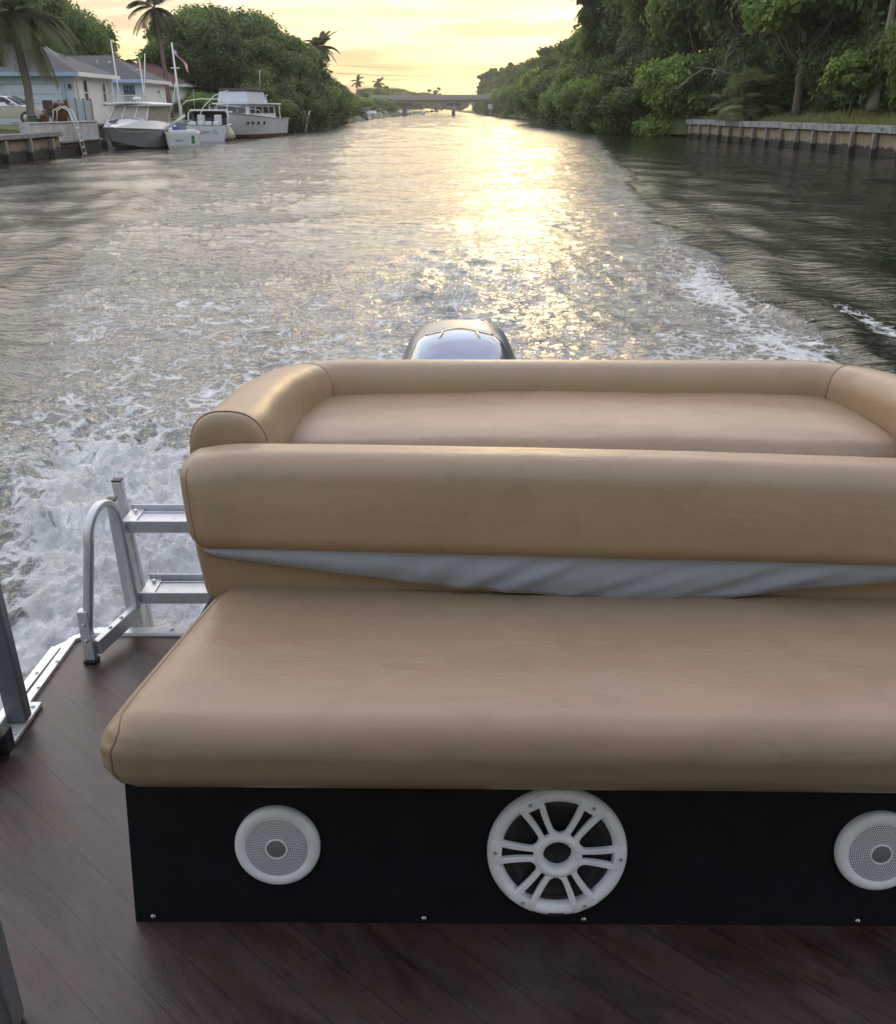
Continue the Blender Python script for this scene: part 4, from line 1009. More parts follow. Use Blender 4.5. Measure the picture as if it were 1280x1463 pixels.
# ------------------------------------------------------------------ parked car
def car():
    t_ = thing('parked_car', 'silver car parked on the left bank in front of the garage', 'car', (-24.2, 56.2, 1.30), 0)
    pm_ = car_paint('silver_paint', (.62, .64, .66), .5, .22); gl = M_glass
    prof = [(-2.3, .35), (-2.32, .75), (-2.2, .95), (-1.9, 1.02), (-1.2, 1.42), (-.4, 1.5), (.35, 1.42), (1.15, .98), (1.9, .90), (2.25, .74), (2.34, .52), (2.3, .3)]
    def bodysec(y, sc, inset):
        return [(x * (1 - inset * .02), y, z if z < .95 else .95 + (z - .95) * sc) for x, z in prof]
    q = MB(); q.loft([bodysec(-.62, .55, 3), bodysec(-.86, .02, 1), bodysec(-.90, .0, 0)][::-1] + [bodysec(-.60, 1, 2)] + [bodysec(.60, 1, 2), bodysec(.90, 0, 0)]) if 0 else None
    Y = [(-.90, 0, .9), (-.88, .0, 1), (-.72, .75, 1), (-.60, .98, 1), (0, 1.0, 1), (.60, .98, 1), (.72, .75, 1), (.88, .0, 1), (.90, 0, .9)]
    q.loft([[(x * k, y, (z if z < .95 else .95 + (z - .95) * sc)) for x, z in prof] for y, sc, k in Y]); q.build('body', pm_, t_, local=True, auto=35, bevel=.02)
    q = MB(); 
    for s_ in (-1, 1):
        q.prism([(-1.15, s_*.80, 1.02), (.95, s_*.80, 1.0), (.33, s_*.70, 1.36), (-.4, s_*.69, 1.42), (-1.0, s_*.71, 1.34)], (0, s_*.035, 0))
    q.build('side_window', gl, t_, local=True)
    q = MB(); q.prism([(.42, -.6, 1.41), (.42, .6, 1.41), (1.14, .72, 1.01), (1.14, -.72, 1.01)], (.02, 0, .03)); q.build('windshield', gl, t_, local=True)
    for x in (-1.4, 1.45):
        for s_ in (-1, 1):
            q = MB(); rot = Matrix.Rotation(R(90), 3, 'X'); q.lathe([(.22, -.11), (.30, -.11), (.33, -.08), (.33, .08), (.30, .11), (.22, .11)], (x, s_*.84, .33), 28, rot); wq = q.build('wheel', M_blk, t_, local=True, smooth=True)
            q = MB(); q.lathe([(.0, -.08 * 1), (.22, -.10), (.22, .10), (.0, .08)], (x, s_*.84, .33), 20, rot); q.build('rim', M_alu, wq, local=True, smooth=True)
    for s_ in (-1, 1):
        q = MB(); q.rbox((2.02, s_*.62-.17, .66), (2.33, s_*.62+.17, .80), .05, 3, (2, 2, 1)); q.build('headlight', simple('lamp_glass', (.6, .6, .55), .1), t_, local=True, smooth=True)
        q = MB(); q.rbox((.72, s_*.97-.09, .98), (.86, s_*.97+.09, 1.10), .03, 3, (2, 2, 1)); q.build('wing_mirror', pm_, t_, local=True, smooth=True)
    q = MB(); q.bb(2.27, 2.345, -.45, .45, .44, .60); q.build('grille', M_blk, t_, local=True)
car()
# ------------------------------------------------------------------ foliage
def leaf_mat(nm, c1, c2, c3=None):
    m, nt, b = newmat(nm)
    a = nt.n('ShaderNodeAttribute', attribute_name='tone').outputs['Fac']
    oi = nt.n('ShaderNodeObjectInfo').outputs['Random']
    c = nt.ramp(a, [(0, c1), (.7, c2), (1, c3 or c2)])
    k = nt.math('MULTIPLY_ADD', oi, .5, .75); k = nt.math('MULTIPLY', k, 2.15); c = nt.n('ShaderNodeVectorMath', {0: c, 'Scale': k}, operation='SCALE').outputs[0]
    setp(nt, b, col=c, rough=.55, spec=.35)
    tr = nt.n('ShaderNodeBsdfTranslucent', {'Color': nt.n('ShaderNodeVectorMath', {0: c, 1: (1.3, 1.5, .7)}, operation='MULTIPLY').outputs[0]}); mx = nt.n('ShaderNodeMixShader', {0: .38})
    m.node_tree.links.new(b.outputs[0], mx.inputs[1]); m.node_tree.links.new(tr.outputs[0], mx.inputs[2]); m.node_tree.links.new(mx.outputs[0], m.node_tree.nodes['Material Output'].inputs[0]); return m
ML = [leaf_mat('leaves_mid', (.030, .050, .018), (.060, .090, .030), (.11, .13, .045)), leaf_mat('leaves_dark', (.022, .038, .018), (.042, .065, .026), (.075, .10, .04)), leaf_mat('leaves_bright', (.045, .075, .02), (.095, .135, .04), (.16, .19, .06))]
M_bark = simple('bark', (.13, .105, .085), .9, 0, .25, 4, .8, 25, .6, (.05, .045, .04)); M_palmbark = simple('palm_bark', (.24, .215, .19), .9, 0, .2, 3, .8, 14, .5, (.1, .09, .08))
def raw_mesh(nm, co, quads, tone, mat):
    me = bpy.data.meshes.new(nm); me.vertices.add(len(co)); me.vertices.foreach_set('co', co.astype(np.float32).ravel())
    me.loops.add(quads.size); me.loops.foreach_set('vertex_index', quads.astype(np.int32).ravel()); n = len(quads)
    me.polygons.add(n); me.polygons.foreach_set('loop_start', np.arange(0, n*4, 4, dtype=np.int32)); me.polygons.foreach_set('loop_total', np.full(n, 4, np.int32))
    a = me.attributes.new('tone', 'FLOAT', 'POINT'); a.data.foreach_set('value', tone.astype(np.float32)); me.materials.append(mat); me.update(); return me
def leaves_at(C, N, size, rs_, el=1.7, down=0.0):
    """rhombic leaves at centres C with normals about N"""
    n = len(C); N = N + rs_.normal(0, .55, (n, 3)); N /= np.linalg.norm(N, axis=1, keepdims=True) + 1e-9
    T = rs_.normal(0, 1, (n, 3)); T[:, 2] -= down; T -= N * np.sum(T * N, 1, keepdims=True); T /= np.linalg.norm(T, axis=1, keepdims=True) + 1e-9; B = np.cross(N, T)
    s = (size * rs_.uniform(.6, 1.3, n))[:, None]
    V = np.stack([C - T*s*el/2, C + B*s*.42 + T*s*.08, C + T*s*el/2, C - B*s*.42 + T*s*.08], 1).reshape(-1, 3)
    return V, np.arange(4 * n).reshape(-1, 4)
def crown_mesh(nm, seed, rad, ncl, nleaf, size, mat, cr=(.22, .36), low=-.55, el=1.7, down=0, lump=.15):
    rs_ = np.random.RandomState(seed); rad = np.array(rad); d = rs_.normal(0, 1, (ncl * 4, 3)); d /= np.linalg.norm(d, axis=1, keepdims=True); d = d[d[:, 2] > low][:ncl]; n0 = len(d)
    lob = 1 + lump * np.sin(d[:, 0] * 4 + seed) * np.cos(d[:, 1] * 5 + seed * 2) + rs_.normal(0, lump * .5, n0)
    cc = d * (rs_.uniform(.45, .92, (n0, 1))) * lob[:, None] * rad; rc = rs_.uniform(*cr, n0) * rad.mean(); tn = rs_.rand(n0)
    w_ = rc ** 2; w_ /= w_.sum(); k = rs_.choice(n0, nleaf, p=w_); v = rs_.normal(0, 1, (nleaf, 3)); v /= np.linalg.norm(v, axis=1, keepdims=True)
    r_ = np.clip(rs_.normal(.82, .24, nleaf), .1, 1.35)[:, None]; sq = np.array([1.15, 1.15, .75])
    C = cc[k] + v * r_ * rc[k][:, None] * sq; nn = v * .8 + np.array([0, 0, .5])
    V, Q = leaves_at(C, nn, size, rs_, el, down); tone = np.repeat(np.clip(tn[k] * .6 + rs_.rand(nleaf) * .5, 0, 1), 4)
    return raw_mesh(nm, V, Q, tone, mat)
def trunk_mesh(seed, H, r0, spread, nb=6, lean=0.3, mat=None):
    rs_ = random.Random(seed); q = MB(); lx, ly = rs_.uniform(-lean, lean), rs_.uniform(-lean, lean); top = Vector((lx, ly, H * .62))
    q.tube([(0, 0, -.6), (0, 0, 0), (lx*.4, ly*.4, H*.25), tuple(top)], [r0*1.4, r0*1.15, r0*.9, r0*.6], 9)
    for i in range(nb):
        a = 6.28 * i / nb + rs_.uniform(-.4, .4); st = Vector((lx, ly, 0)) * .6 + Vector((0, 0, H * rs_.uniform(.28, .60))); en = Vector((math.cos(a) * spread * rs_.uniform(.5, .85), math.sin(a) * spread * rs_.uniform(.5, .85), H * rs_.uniform(.65, .95))); md = (st + en) / 2 + Vector((0, 0, -.05 * H))
        q.tube([st, md, en], [r0*.5, r0*.33, r0*.1], 6)
    me = bpy.data.meshes.new('trunk'); me.from_pydata(q.v, [], q.f); me.materials.append(mat or M_bark); me.polygons.foreach_set('use_smooth', [True]*len(me.polygons)); me.update(); return me
CR = dict(a=crown_mesh('crown_a', 1, (4.6, 4.6, 4.2), 46, 34000, .27, ML[0]), b=crown_mesh('crown_b', 2, (4.4, 5.0, 4.6), 40, 34000, .25, ML[1]), c=crown_mesh('crown_c', 3, (5.0, 4.4, 3.8), 52, 34000, .27, ML[0], lump=.25),
          d=crown_mesh('crown_d', 4, (3.6, 3.6, 3.2), 40, 26000, .22, ML[2], low=-.9), e=crown_mesh('crown_e', 5, (3.8, 3.4, 3.0), 36, 26000, .22, ML[0], low=-.95, lump=.25), f=crown_mesh('crown_f', 6, (3.4, 3.8, 3.2), 36, 26000, .20, ML[1], low=-.95),
          big=crown_mesh('crown_big', 7, (3.6, 3.2, 3.4), 34, 6500, .50, ML[2], el=1.25), pine=crown_mesh('crown_pine', 8, (2.6, 2.6, 7.5), 90, 30000, .30, ML[1], cr=(.10, .20), low=-.95, el=3.2, down=1.2, lump=.3),
          w=crown_mesh('crown_wispy', 9, (3.6, 3.4, 5.5), 70, 26000, .22, ML[0], cr=(.09, .18), low=-.9, el=2.6, down=1.0, lump=.35))
CRZ = dict(a=4.2, b=4.6, c=3.8, d=3.2, e=3.0, f=3.2, big=3.4, pine=7.5, w=5.5)
TR = [trunk_mesh(s, 9, .28, 4) for s in (1, 2)]; TRB = trunk_mesh(3, 4, .12, 2.6, 9)
def tree(kind, x, y, z, s, label, group=None, sz=None, name='tree', low=False, h_=None, rz=None):
    """s scales the crown, h_ is the height of the crown's middle above the ground"""
    sz = sz or s; t_ = thing(name, label, 'bush' if name == 'bush' else 'tree', (x, y, z), rnd.uniform(0, 6.28) if rz is None else rz, group)
    c = bpy.data.objects.new('crown', CR[kind]); COL.objects.link(c); c.parent = t_; hm = h_ if h_ is not None else CRZ[kind] * sz * (.8 if low else 1.35)
    c.location = (0, 0, hm); c.scale = (s, s, sz)
    k = bpy.data.objects.new('trunk', TRB if low else TR[rnd.randrange(2)]); COL.objects.link(k); k.parent = t_; q = (hm + CRZ[kind]*sz*.3) / (4 if low else 9); k.scale = (min(1.3, s), min(1.3, s), q)
    return t_

# right bank, overhanging front row: bushy crowns reaching the water
gR = 'bushy trees hanging over the water on the right bank'; labR = 'dense green bushy tree overhanging the water along the right bank'
rr2 = random.Random(21)
for (x, y, k, s, sz) in [(19.6, 86, 'd', 1.15, 1.15), (17.6, 92, 'e', 1.2, 1.1), (15.6, 99, 'd', 1.0, 1.0), (16.4, 104, 'f', 1.15, 1.3), (16.6, 113, 'd', 1.2, 1.2), (18.2, 96, 'f', 1.2, 1.6), (16.8, 123, 'e', 1.3, 1.4), (17.4, 134, 'd', 1.3, 1.3), (16.8, 146, 'f', 1.4, 1.4), (17.6, 160, 'd', 1.4, 1.5), (17.4, 176, 'e', 1.5, 1.6), (20, 190, 'f', 1.3, 1.5)] + [(21 + (i % 3) * .6, 200 * 1.055 ** i, 'def'[i % 3], 1.3 + .15 * (i % 2), 1.5 + .2 * (i % 4)) for i in range(25)]:
    tree(k, x, y, .3, s, labR, gR, sz, 'bush', True)
# right bank, tall trees behind
gT = 'tall trees filling the right bank'; labT = 'tall dark green tree in the wood behind the right bank'
T = [(26, 46, 'a', 1.1, 1.5), (31, 52, 'b', 1.4, 1.8), (27.5, 58, 'c', 1.1, 1.5), (33, 62, 'a', 1.4, 1.9), (28, 68, 'b', 1.2, 1.6), (25, 74, 'a', 1.1, 1.5), (31, 76, 'c', 1.4, 1.9), (23.5, 82, 'b', 1.1, 1.6), (28, 86, 'a', 1.3, 1.9), (22.5, 91, 'c', 1.15, 1.5), (26.5, 97, 'b', 1.3, 1.9), (22, 101, 'a', 1.15, 1.6), (25, 108, 'c', 1.3, 1.9), (21.5, 114, 'b', 1.2, 1.5), (25, 122, 'a', 1.3, 1.7), (22.4, 130, 'c', 1.2, 1.5),
     (23.5, 142, 'b', 1.2, 1.2), (25, 155, 'a', 1.2, 1.25), (24, 170, 'c', 1.2, 1.2), (26, 185, 'b', 1.3, 1.25), (25, 202, 'a', 1.2, 1.2), (27, 222, 'c', 1.3, 1.35), (26, 244, 'b', 1.3, 1.25), (27.5, 270, 'a', 1.4, 1.35), (27, 298, 'c', 1.4, 1.35), (28, 330, 'b', 1.5, 1.4), (28, 365, 'a', 1.5, 1.4), (29, 405, 'c', 1.6, 1.5), (29, 450, 'b', 1.7, 1.5), (30, 500, 'a', 1.8, 1.6), (30, 560, 'c', 1.9, 1.7), (32, 640, 'b', 2.2, 1.8), (34, 44, 'c', 1.3, 1.2), (36, 56, 'b', 1.4, 1.2), (34, 70, 'a', 1.4, 1.1), (42, 60, 'c', 1.6, 1.3), (44, 76, 'b', 1.6, 1.4), (30, 64, 'e', 1.3, 1.2), (31.5, 56, 'f', 1.3, 1.2), (30, 49, 'e', 1.3, 1.2), (27, 72, 'f', 1.2, 1.1), (33, 80, 'e', 1.6, 1.3), (38, 48, 'b', 1.5, 2.0), (40, 66, 'a', 1.5, 2.1), (36, 40, 'c', 1.4, 1.9), (38, 84, 'b', 1.6, 2.2), (29, 38, 'a', 1.2, 1.7), (27, 30, 'b', 1.3, 1.8), (34, 28, 'c', 1.4, 2), (28, 20, 'a', 1.3, 1.8), (28, 10, 'b', 1.3, 1.8)]
for x, y, k, s, sz in T: tree(k, x, y, 2.2, s, labT, gT, sz, low=k in 'ef')
for x, y, s, sz in [(17.6, 118, 1.05, 1.25), (19.4, 124, 1.1, 1.3)]: tree('pine', x, y, 1.5, s, 'feathery wispy pine beside the sun glow at the top of the photo', 'wispy pines by the sun glow', sz, h_=12)
for i, (x, y, s) in enumerate([(24, 560, 1.2), (27, 590, 1.25), (23.5, 610, 1.2), (28, 640, 1.3), (24, 670, 1.3), (23, 700, 1.3), (26, 430, 1.0), (29, 455, 1.1), (25, 480, 1.05), (28, 510, 1.15)]): tree('pine', x, y, 2, s, 'pointed distant pine on the right bank near the bridge', 'distant pointed pines near the bridge', h_=10 * s)
tree('big', 22.4, 66, 2.1, .9, 'round leafed bright green tree above the fan palm', h_=6.2, sz=.95)
tree('big', 21.9, 56.0, 2.0, .42, 'low bright leafy shrub left of the pale palm trunk', name='bush', h_=1.5, low=True)
tree('d', 24.0, 53.5, 2.1, .55, 'leafy green shrub to the right of the pale palm trunk', name='bush', h_=2.6, low=True, sz=.9)
for x, y in [(24.3, 70), (25.0, 65), (26, 60.5), (21.8, 79), (22.6, 75.5), (28, 55), (25.5, 56.5)]: tree('f', x, y, 1.9, .8, 'low dark shrub at the foot of the wood behind the right lawn', 'dark undergrowth shrubs behind the right lawn', 1.05, 'bush', True)
# bare branches reaching out of the wood
bb_ = MB(); rb = random.Random(4)
def branch(q, p, d, L_, r_, n):
    pts = [p]; 
    for i in range(5): d = (d + Vector((rb.uniform(-.3, .3), rb.uniform(-.3, .3), rb.uniform(-.22, .22)))).normalized(); pts.append(pts[-1] + d * L_ / 5)
    q.tube(pts, [r_ * (1 - .17 * i) for i in range(6)], 6)
    if n:
        for i in (2, 3, 4): branch(q, pts[i], (d + Vector((rb.uniform(-.7, .7), rb.uniform(-.5, .5), rb.uniform(-.2, .8)))).normalized(), L_ * .55, r_ * .5, n - 1)
branch(bb_, Vector((21.0, 73.5, 4.3)), Vector((-1, -.25, .16)), 4.6, .08, 2); tag(bb_.build('bare_branch', simple('dead_wood', (.36, .34, .31), .9), smooth=True), 'pale bare branch reaching left out of the wood above the water', 'branch')
bb_ = MB(); branch(bb_, Vector((22.6, 72, 8.6)), Vector((-1, -.3, -.25)), 4.0, .06, 2); tag(bb_.build('bare_branch', simple('dead_wood_grey', (.30, .29, .27), .9), smooth=True), 'grey bare branches high in the wood above the fan palm', 'branch')
# fan palm
def fan_leaf(q, base, tip, r_, rs_, col=0):
    ax = (tip - base).normalized(); q.tube([base, (base + tip) / 2 + Vector((0, 0, .08)), tip], .015, 4, False)
    side = ax.cross(Vector((0, 0, 1))); side = side.normalized() if side.length > .01 else Vector((1, 0, 0)); up = side.cross(ax)
    for i in range(22):
        a = R(-125 + 250 * i / 21); d = ax * math.cos(a) + side * math.sin(a); L_ = r_ * (1 - .25 * abs(a) / 2.2) * rs_.uniform(.85, 1.1); s_ = d.cross(up).normalized() * r_ * .055; e = tip + d * L_ - Vector((0, 0, L_ * .18)); m_ = tip + d * L_ * .55
        q.add([tip, m_ + s_, e, m_ - s_], [(0, 1, 2, 3)])
fpm = thing('fan_palm', 'bushy fan palm with spiky leaves standing on the right lawn edge', 'palm', (20.7, 70.5, 1.7)); rs_ = random.Random(9)
q = MB(); qd = MB()
for i in range(126):
    a = rs_.uniform(0, 6.28); e = rs_.uniform(-.75, 1.4); d = Vector((math.cos(a)*math.cos(e), math.sin(a)*math.cos(e), math.sin(e))); o_ = Vector(((20.7, 70.5, 3.3), (19.8, 70.2, 2.6), (21.7, 70.3, 2.5))[i % 3]) + Vector((math.cos(a), math.sin(a), 0)) * .2
    fan_leaf(q if rs_.random() < .88 else qd, o_, o_ + d * rs_.uniform(.5, 1.25), rs_.uniform(.8, 1.1), rs_)
q.build('fan_leaves', blade_mat('fan_green', (.14, .19, .07), (.28, .31, .14)), fpm); qd.build('dead_leaves', blade_mat('fan_dry', (.34, .31, .24), (.5, .46, .38)), fpm)
q = MB(); q.tube([(20.7, 70.5, 1.2), (20.7, 70.5, 3.2)], [.22, .2], 10); q.build('trunk', M_palmbark, fpm, smooth=True)
# pale palm trunk cut by the top of the photo + its fronds
def palm(x, y, z, pts, r0, r1, nf, L_, label, seed, fm, droop=1.0, name='coconut_palm', mat=None, el=(-.5, 1.2), wid=.055, nl=46):
    t_ = thing(name, label, 'palm', (x, y, z)); P = [Vector((x + a, y + b_, z + c)) for a, b_, c in pts]; n = len(P)
    Q = []; 
    for i in range(n - 1):
        for k in range(6): Q.append(P[i].lerp(P[i+1], k / 6))
    Q.append(P[-1]); rr = [(r0 * 1.5 - r0 * .5 * min(1, i / 4) if i < 4 else r0 + (r1 - r0) * i / len(Q)) * (1 + .03 * (i % 2)) for i in range(len(Q))]
    q = MB(); q.tube(Q, rr, 12); q.build('trunk', mat or M_palmbark, t_, smooth=True)
    rs_ = random.Random(seed); top = P[-1]
    q = MB()
    for f_ in range(nf):
        a = 6.28 * f_ / nf * 2.4 + rs_.uniform(-.3, .3); e = el[0] + (el[1] - el[0]) * (f_ + .5) / nf; e += rs_.uniform(-.12, .12); d = Vector((math.cos(a) * math.cos(e), math.sin(a) * math.cos(e), math.sin(e))); Lf = L_ * rs_.uniform(.8, 1.1); pts_ = [top]; N_ = 12
        for i in range(N_):
            d = (d + Vector((0, 0, -.085 * droop * (1 + i * .13)))).normalized(); pts_.append(pts_[-1] + d * Lf / N_)
        q.tube(pts_, [.035 * (1 - .8 * i / N_) for i in range(N_ + 1)], 4, False)
        for i in range(nl):
            v = .10 + .88 * i / (nl - 1); j = min(N_ - 1, int(v * N_)); p_ = pts_[j].lerp(pts_[j+1], v * N_ - j); dd = (pts_[j+1] - pts_[j]).normalized(); sd_ = dd.cross(Vector((0, 0, 1)))
            sd_ = sd_.normalized() if sd_.length > .02 else Vector((1, 0, 0)); ll = L_ * .27 * math.sin(math.pi * (v * .86 + .12)) ** .6 * rs_.uniform(.8, 1.1)
            for s_ in (-1, 1):
                o_ = (sd_ * s_ * .75 + dd * .55 + Vector((0, 0, -.28 * droop))).normalized(); e1 = p_ + o_ * ll * .55; e2 = p_ + o_ * ll + Vector((0, 0, -ll * .32 * droop)); w_ = dd * wid * .5
                q.add([p_ - w_, p_ + w_, e1 + w_, e2, e1 - w_], [(0, 1, 2, 3, 4)])
    q.build('fronds', fm, t_); return t_
M_fr = blade_mat('palm_green', (.09, .12, .055), (.18, .20, .09)); M_fr2 = blade_mat('palm_olive', (.14, .15, .055), (.26, .24, .09)); M_fr3 = blade_mat('palm_dark', (.05, .065, .035), (.10, .105, .055))
palm(22.95, 55.5, 2.0, [(0, 0, 0), (.12, 0, 2.2), (.22, 0, 5), (.35, 0, 10.5)], .24, .17, 20, 3.6, 'pale straight palm trunk standing at the right edge, top out of the photo', 12, M_fr)
M_reddish = simple('reddish_palm_bark', (.22, .15, .13), .9, 0, .2, 3, .6, 14)
palm(-20.7, 50, 1.1, [(0, 0, 0), (.35, 0, .6), (.42, 0, 1.9), (.30, 0, 3.4), (.25, 0, 5.2)], .20, .17, 34, 3.6, 'big leaning coconut palm with drooping fronds in front of the garage', 3, M_fr, 1.05, wid=.026, nl=84, el=(-.8, 1.35))
palm(-24.6, 48, 1.2, [(0, 0, 0), (.1, 0, 3), (.1, 0, 5.6)], .2, .16, 24, 3.4, 'olive green palm cut off by the left edge of the photo', 5, M_fr2, 1.1, wid=.028, nl=64, el=(-.7, 1.2))
palm(-24.45, 90, 1.4, [(.1, 0, 0), (0, 0, 3.5), (-.1, 0, 6), (-.35, 0, 8.6)], .22, .13, 20, 2.9, 'tall slim coconut palm with reddish trunk rising between the houses and the big trees', 7, M_fr3, .85, mat=M_reddish, el=(-.9, 1.2), wid=.04)
palm(-29, 92, 1.4, [(0, 0, 0), (0, 0, 2), (0, 0, 3.6)], .2, .16, 20, 2.3, 'short palm crown showing over the grid window house roof', 8, M_fr3, .7, wid=.045)
palm(-16.8, 132, 1.0, [(0, 0, 0), (0, 0, 4), (0, 0, 8.3)], .2, .16, 18, 2.6, 'palm crown at the canal end of the left tree mass', 10, M_fr3, .7, wid=.05)
palm(-17.2, 141, 1.0, [(0, 0, 0), (0, 0, 4), (.2, 0, 8.9)], .2, .16, 18, 2.8, 'upper palm crown sticking out of the left tree mass', 11, M_fr3, .6, wid=.05)
# small multi trunk tree at the left edge
mt = thing('small_tree', 'small multi trunk tree with pale olive leaves at the left edge by the car', 'tree', (-22.3, 48.5, 1.2)); q = MB()
for a, b_ in ((-.9, 0), (-.4, .3), (.1, -.2), (.45, .2), (-.1, .5)): q.tube([(-22.1, 48.5, 1.0), (-22.1 + a * .35, 48.5 + b_*.3, 2.0), (-22.1 + a, 48.5 + b_, 3.6)], [.09, .07, .04], 7)
q.build('trunk', M_bark, mt, smooth=True)
c = bpy.data.objects.new('crown', crown_mesh('crown_small', 14, (1.7, 1.6, 1.1), 26, 9000, .17, leaf_mat('leaves_olive', (.08, .085, .04), (.14, .14, .06)), el=3.0, down=1.5)); COL.objects.link(c); c.parent = mt; c.location = (-.35, 0, 2.9)
# left bank
gL = 'big trees massed on the left bank behind the boats'; labL = 'dense dark green tree in the mass behind the moored boats'
for x, y, k, s, sz in [(-24.3, 98, 'a', .8, .98), (-21.5, 96, 'b', .75, .95), (-19.5, 101, 'c', .9, .85), (-27.5, 106, 'c', .85, 1.05), (-24, 104, 'a', .95, 1.08), (-20.5, 107, 'b', .95, 1.05), (-18.5, 112, 'a', .95, .98), (-27, 114, 'b', 1.0, 1.15), (-22, 114, 'c', 1.1, 1.15), (-18.5, 120, 'b', .9, .85), (-21, 126, 'a', 1.0, .95), (-19.5, 135, 'c', .9, .75)]: tree(k, x, y, 1.0, s, labL, gL, sz * .90)
gL2 = 'bushes hanging over the water on the left bank'; 
for x, y, k, s, sz in [(-17.6, 95, 'e', .75, .85), (-16.4, 99, 'f', .8, .9), (-15.6, 105, 'e', .85, .9), (-15.6, 112, 'f', .9, 1.0), (-16.2, 120, 'd', .9, 1.0), (-16.6, 130, 'f', 1.0, 1.1), (-17.3, 142, 'e', 1.0, 1.1), (-18, 154, 'f', 1.1, 1.1)]: tree(k, x, y, .2, s, 'low dark green bush overhanging the water along the left bank', gL2, sz, 'bush', True)
for x, y, k, s, sz in [(-21, 150, 'e', 1.2, 1.25), (-23, 168, 'f', 1.2, 1.2), (-25, 190, 'e', 1.2, 1.15), (-27, 215, 'f', 1.2, 1.15), (-29, 245, 'e', 1.3, 1.2), (-31, 280, 'f', 1.4, 1.3), (-34, 325, 'e', 1.5, 1.35), (-38, 375, 'f', 1.7, 1.5), (-44, 415, 'e', 1.8, 1.6), (-30, 180, 'f', 1.5, 1.5), (-36, 230, 'e', 1.7, 1.6), (-42, 300, 'f', 1.9, 1.8), (-24, 420, 'e', 1.0, .9), (-28, 470, 'f', 1.6, 1.5), (-33, 500, 'e', 1.9, 1.8)]: tree(k, x, y, 1.0, s, 'smaller tree farther along the left bank toward the bridge', 'trees along the left bank toward the bridge', sz, low=True)
for x, y, k, s, sz in [(-33.5, 88, 'a', .8, .98), (-37, 86, 'b', .9, 1.0), (-30, 87, 'c', .5, .85), (-36, 96, 'c', 1.0, 1.0), (-40, 96, 'a', 1.1, 1.2), (-31, 100, 'e', .9, .8), (-28, 102, 'f', .8, .7), (-34.5, 104, 'e', 1.1, .9)]: tree(k, x, y, 1.3, s, 'dark tree standing behind the house roofs', 'trees behind the house roofs', sz, low=k in 'ef')
rb = random.Random(31)
for i in range(22):
    x = -95 + i * 5.0; tree('abcabw'[i % 6], x + rb.uniform(-2, 2), rb.uniform(760, 900) if x > -22 and x < 20 else rb.uniform(560, 700), 1.5, rb.uniform(1.6, 2.4), 'hazy tree on the skyline beyond the bridge', 'skyline trees beyond the bridge', rb.uniform(1.35, 1.8), low=True)
for x, y, s in [(-62, 540, 2.2), (-48, 545, 2.6), (-38, 560, 2.2)]: palm(x, y, 1.5, [(0, 0, 0), (0, 0, 6), (.5, 0, 12 + s)], .3, .25, 16, 4.5, ('palm silhouette on the skyline left of the bridge', 'taller palm silhouette above the bridge deck', 'palm silhouette nearest the middle of the bridge')[[-62, -48, -38].index(x)], int(-x), M_fr3, .7, wid=.25, nl=26)
for x, y, k, s, sz in [(-21.5, 97, 'f', .8, .55), (-24.5, 95, 'e', .8, .5), (-27, 100, 'f', .9, .6), (-22.5, 92.5, 'd', .6, .5), (-19, 99, 'e', .8, .7), (-24, 110, 'f', 1.1, .9), (-20, 118, 'e', 1.1, .9)]: tree(k, x, y, 1.0, s, 'low bush filling the gap under the big left trees behind the boats', 'undergrowth under the big left trees', sz, 'bush', True)
for i in range(9): tree('efd'[i % 3], -20.5 - i * .8, 168 * 1.1 ** i, .6, .9 + .08 * i, 'low bush at the waterline far down the left bank', 'far waterline bushes on the left bank', .7 + .05 * i, 'bush', True)
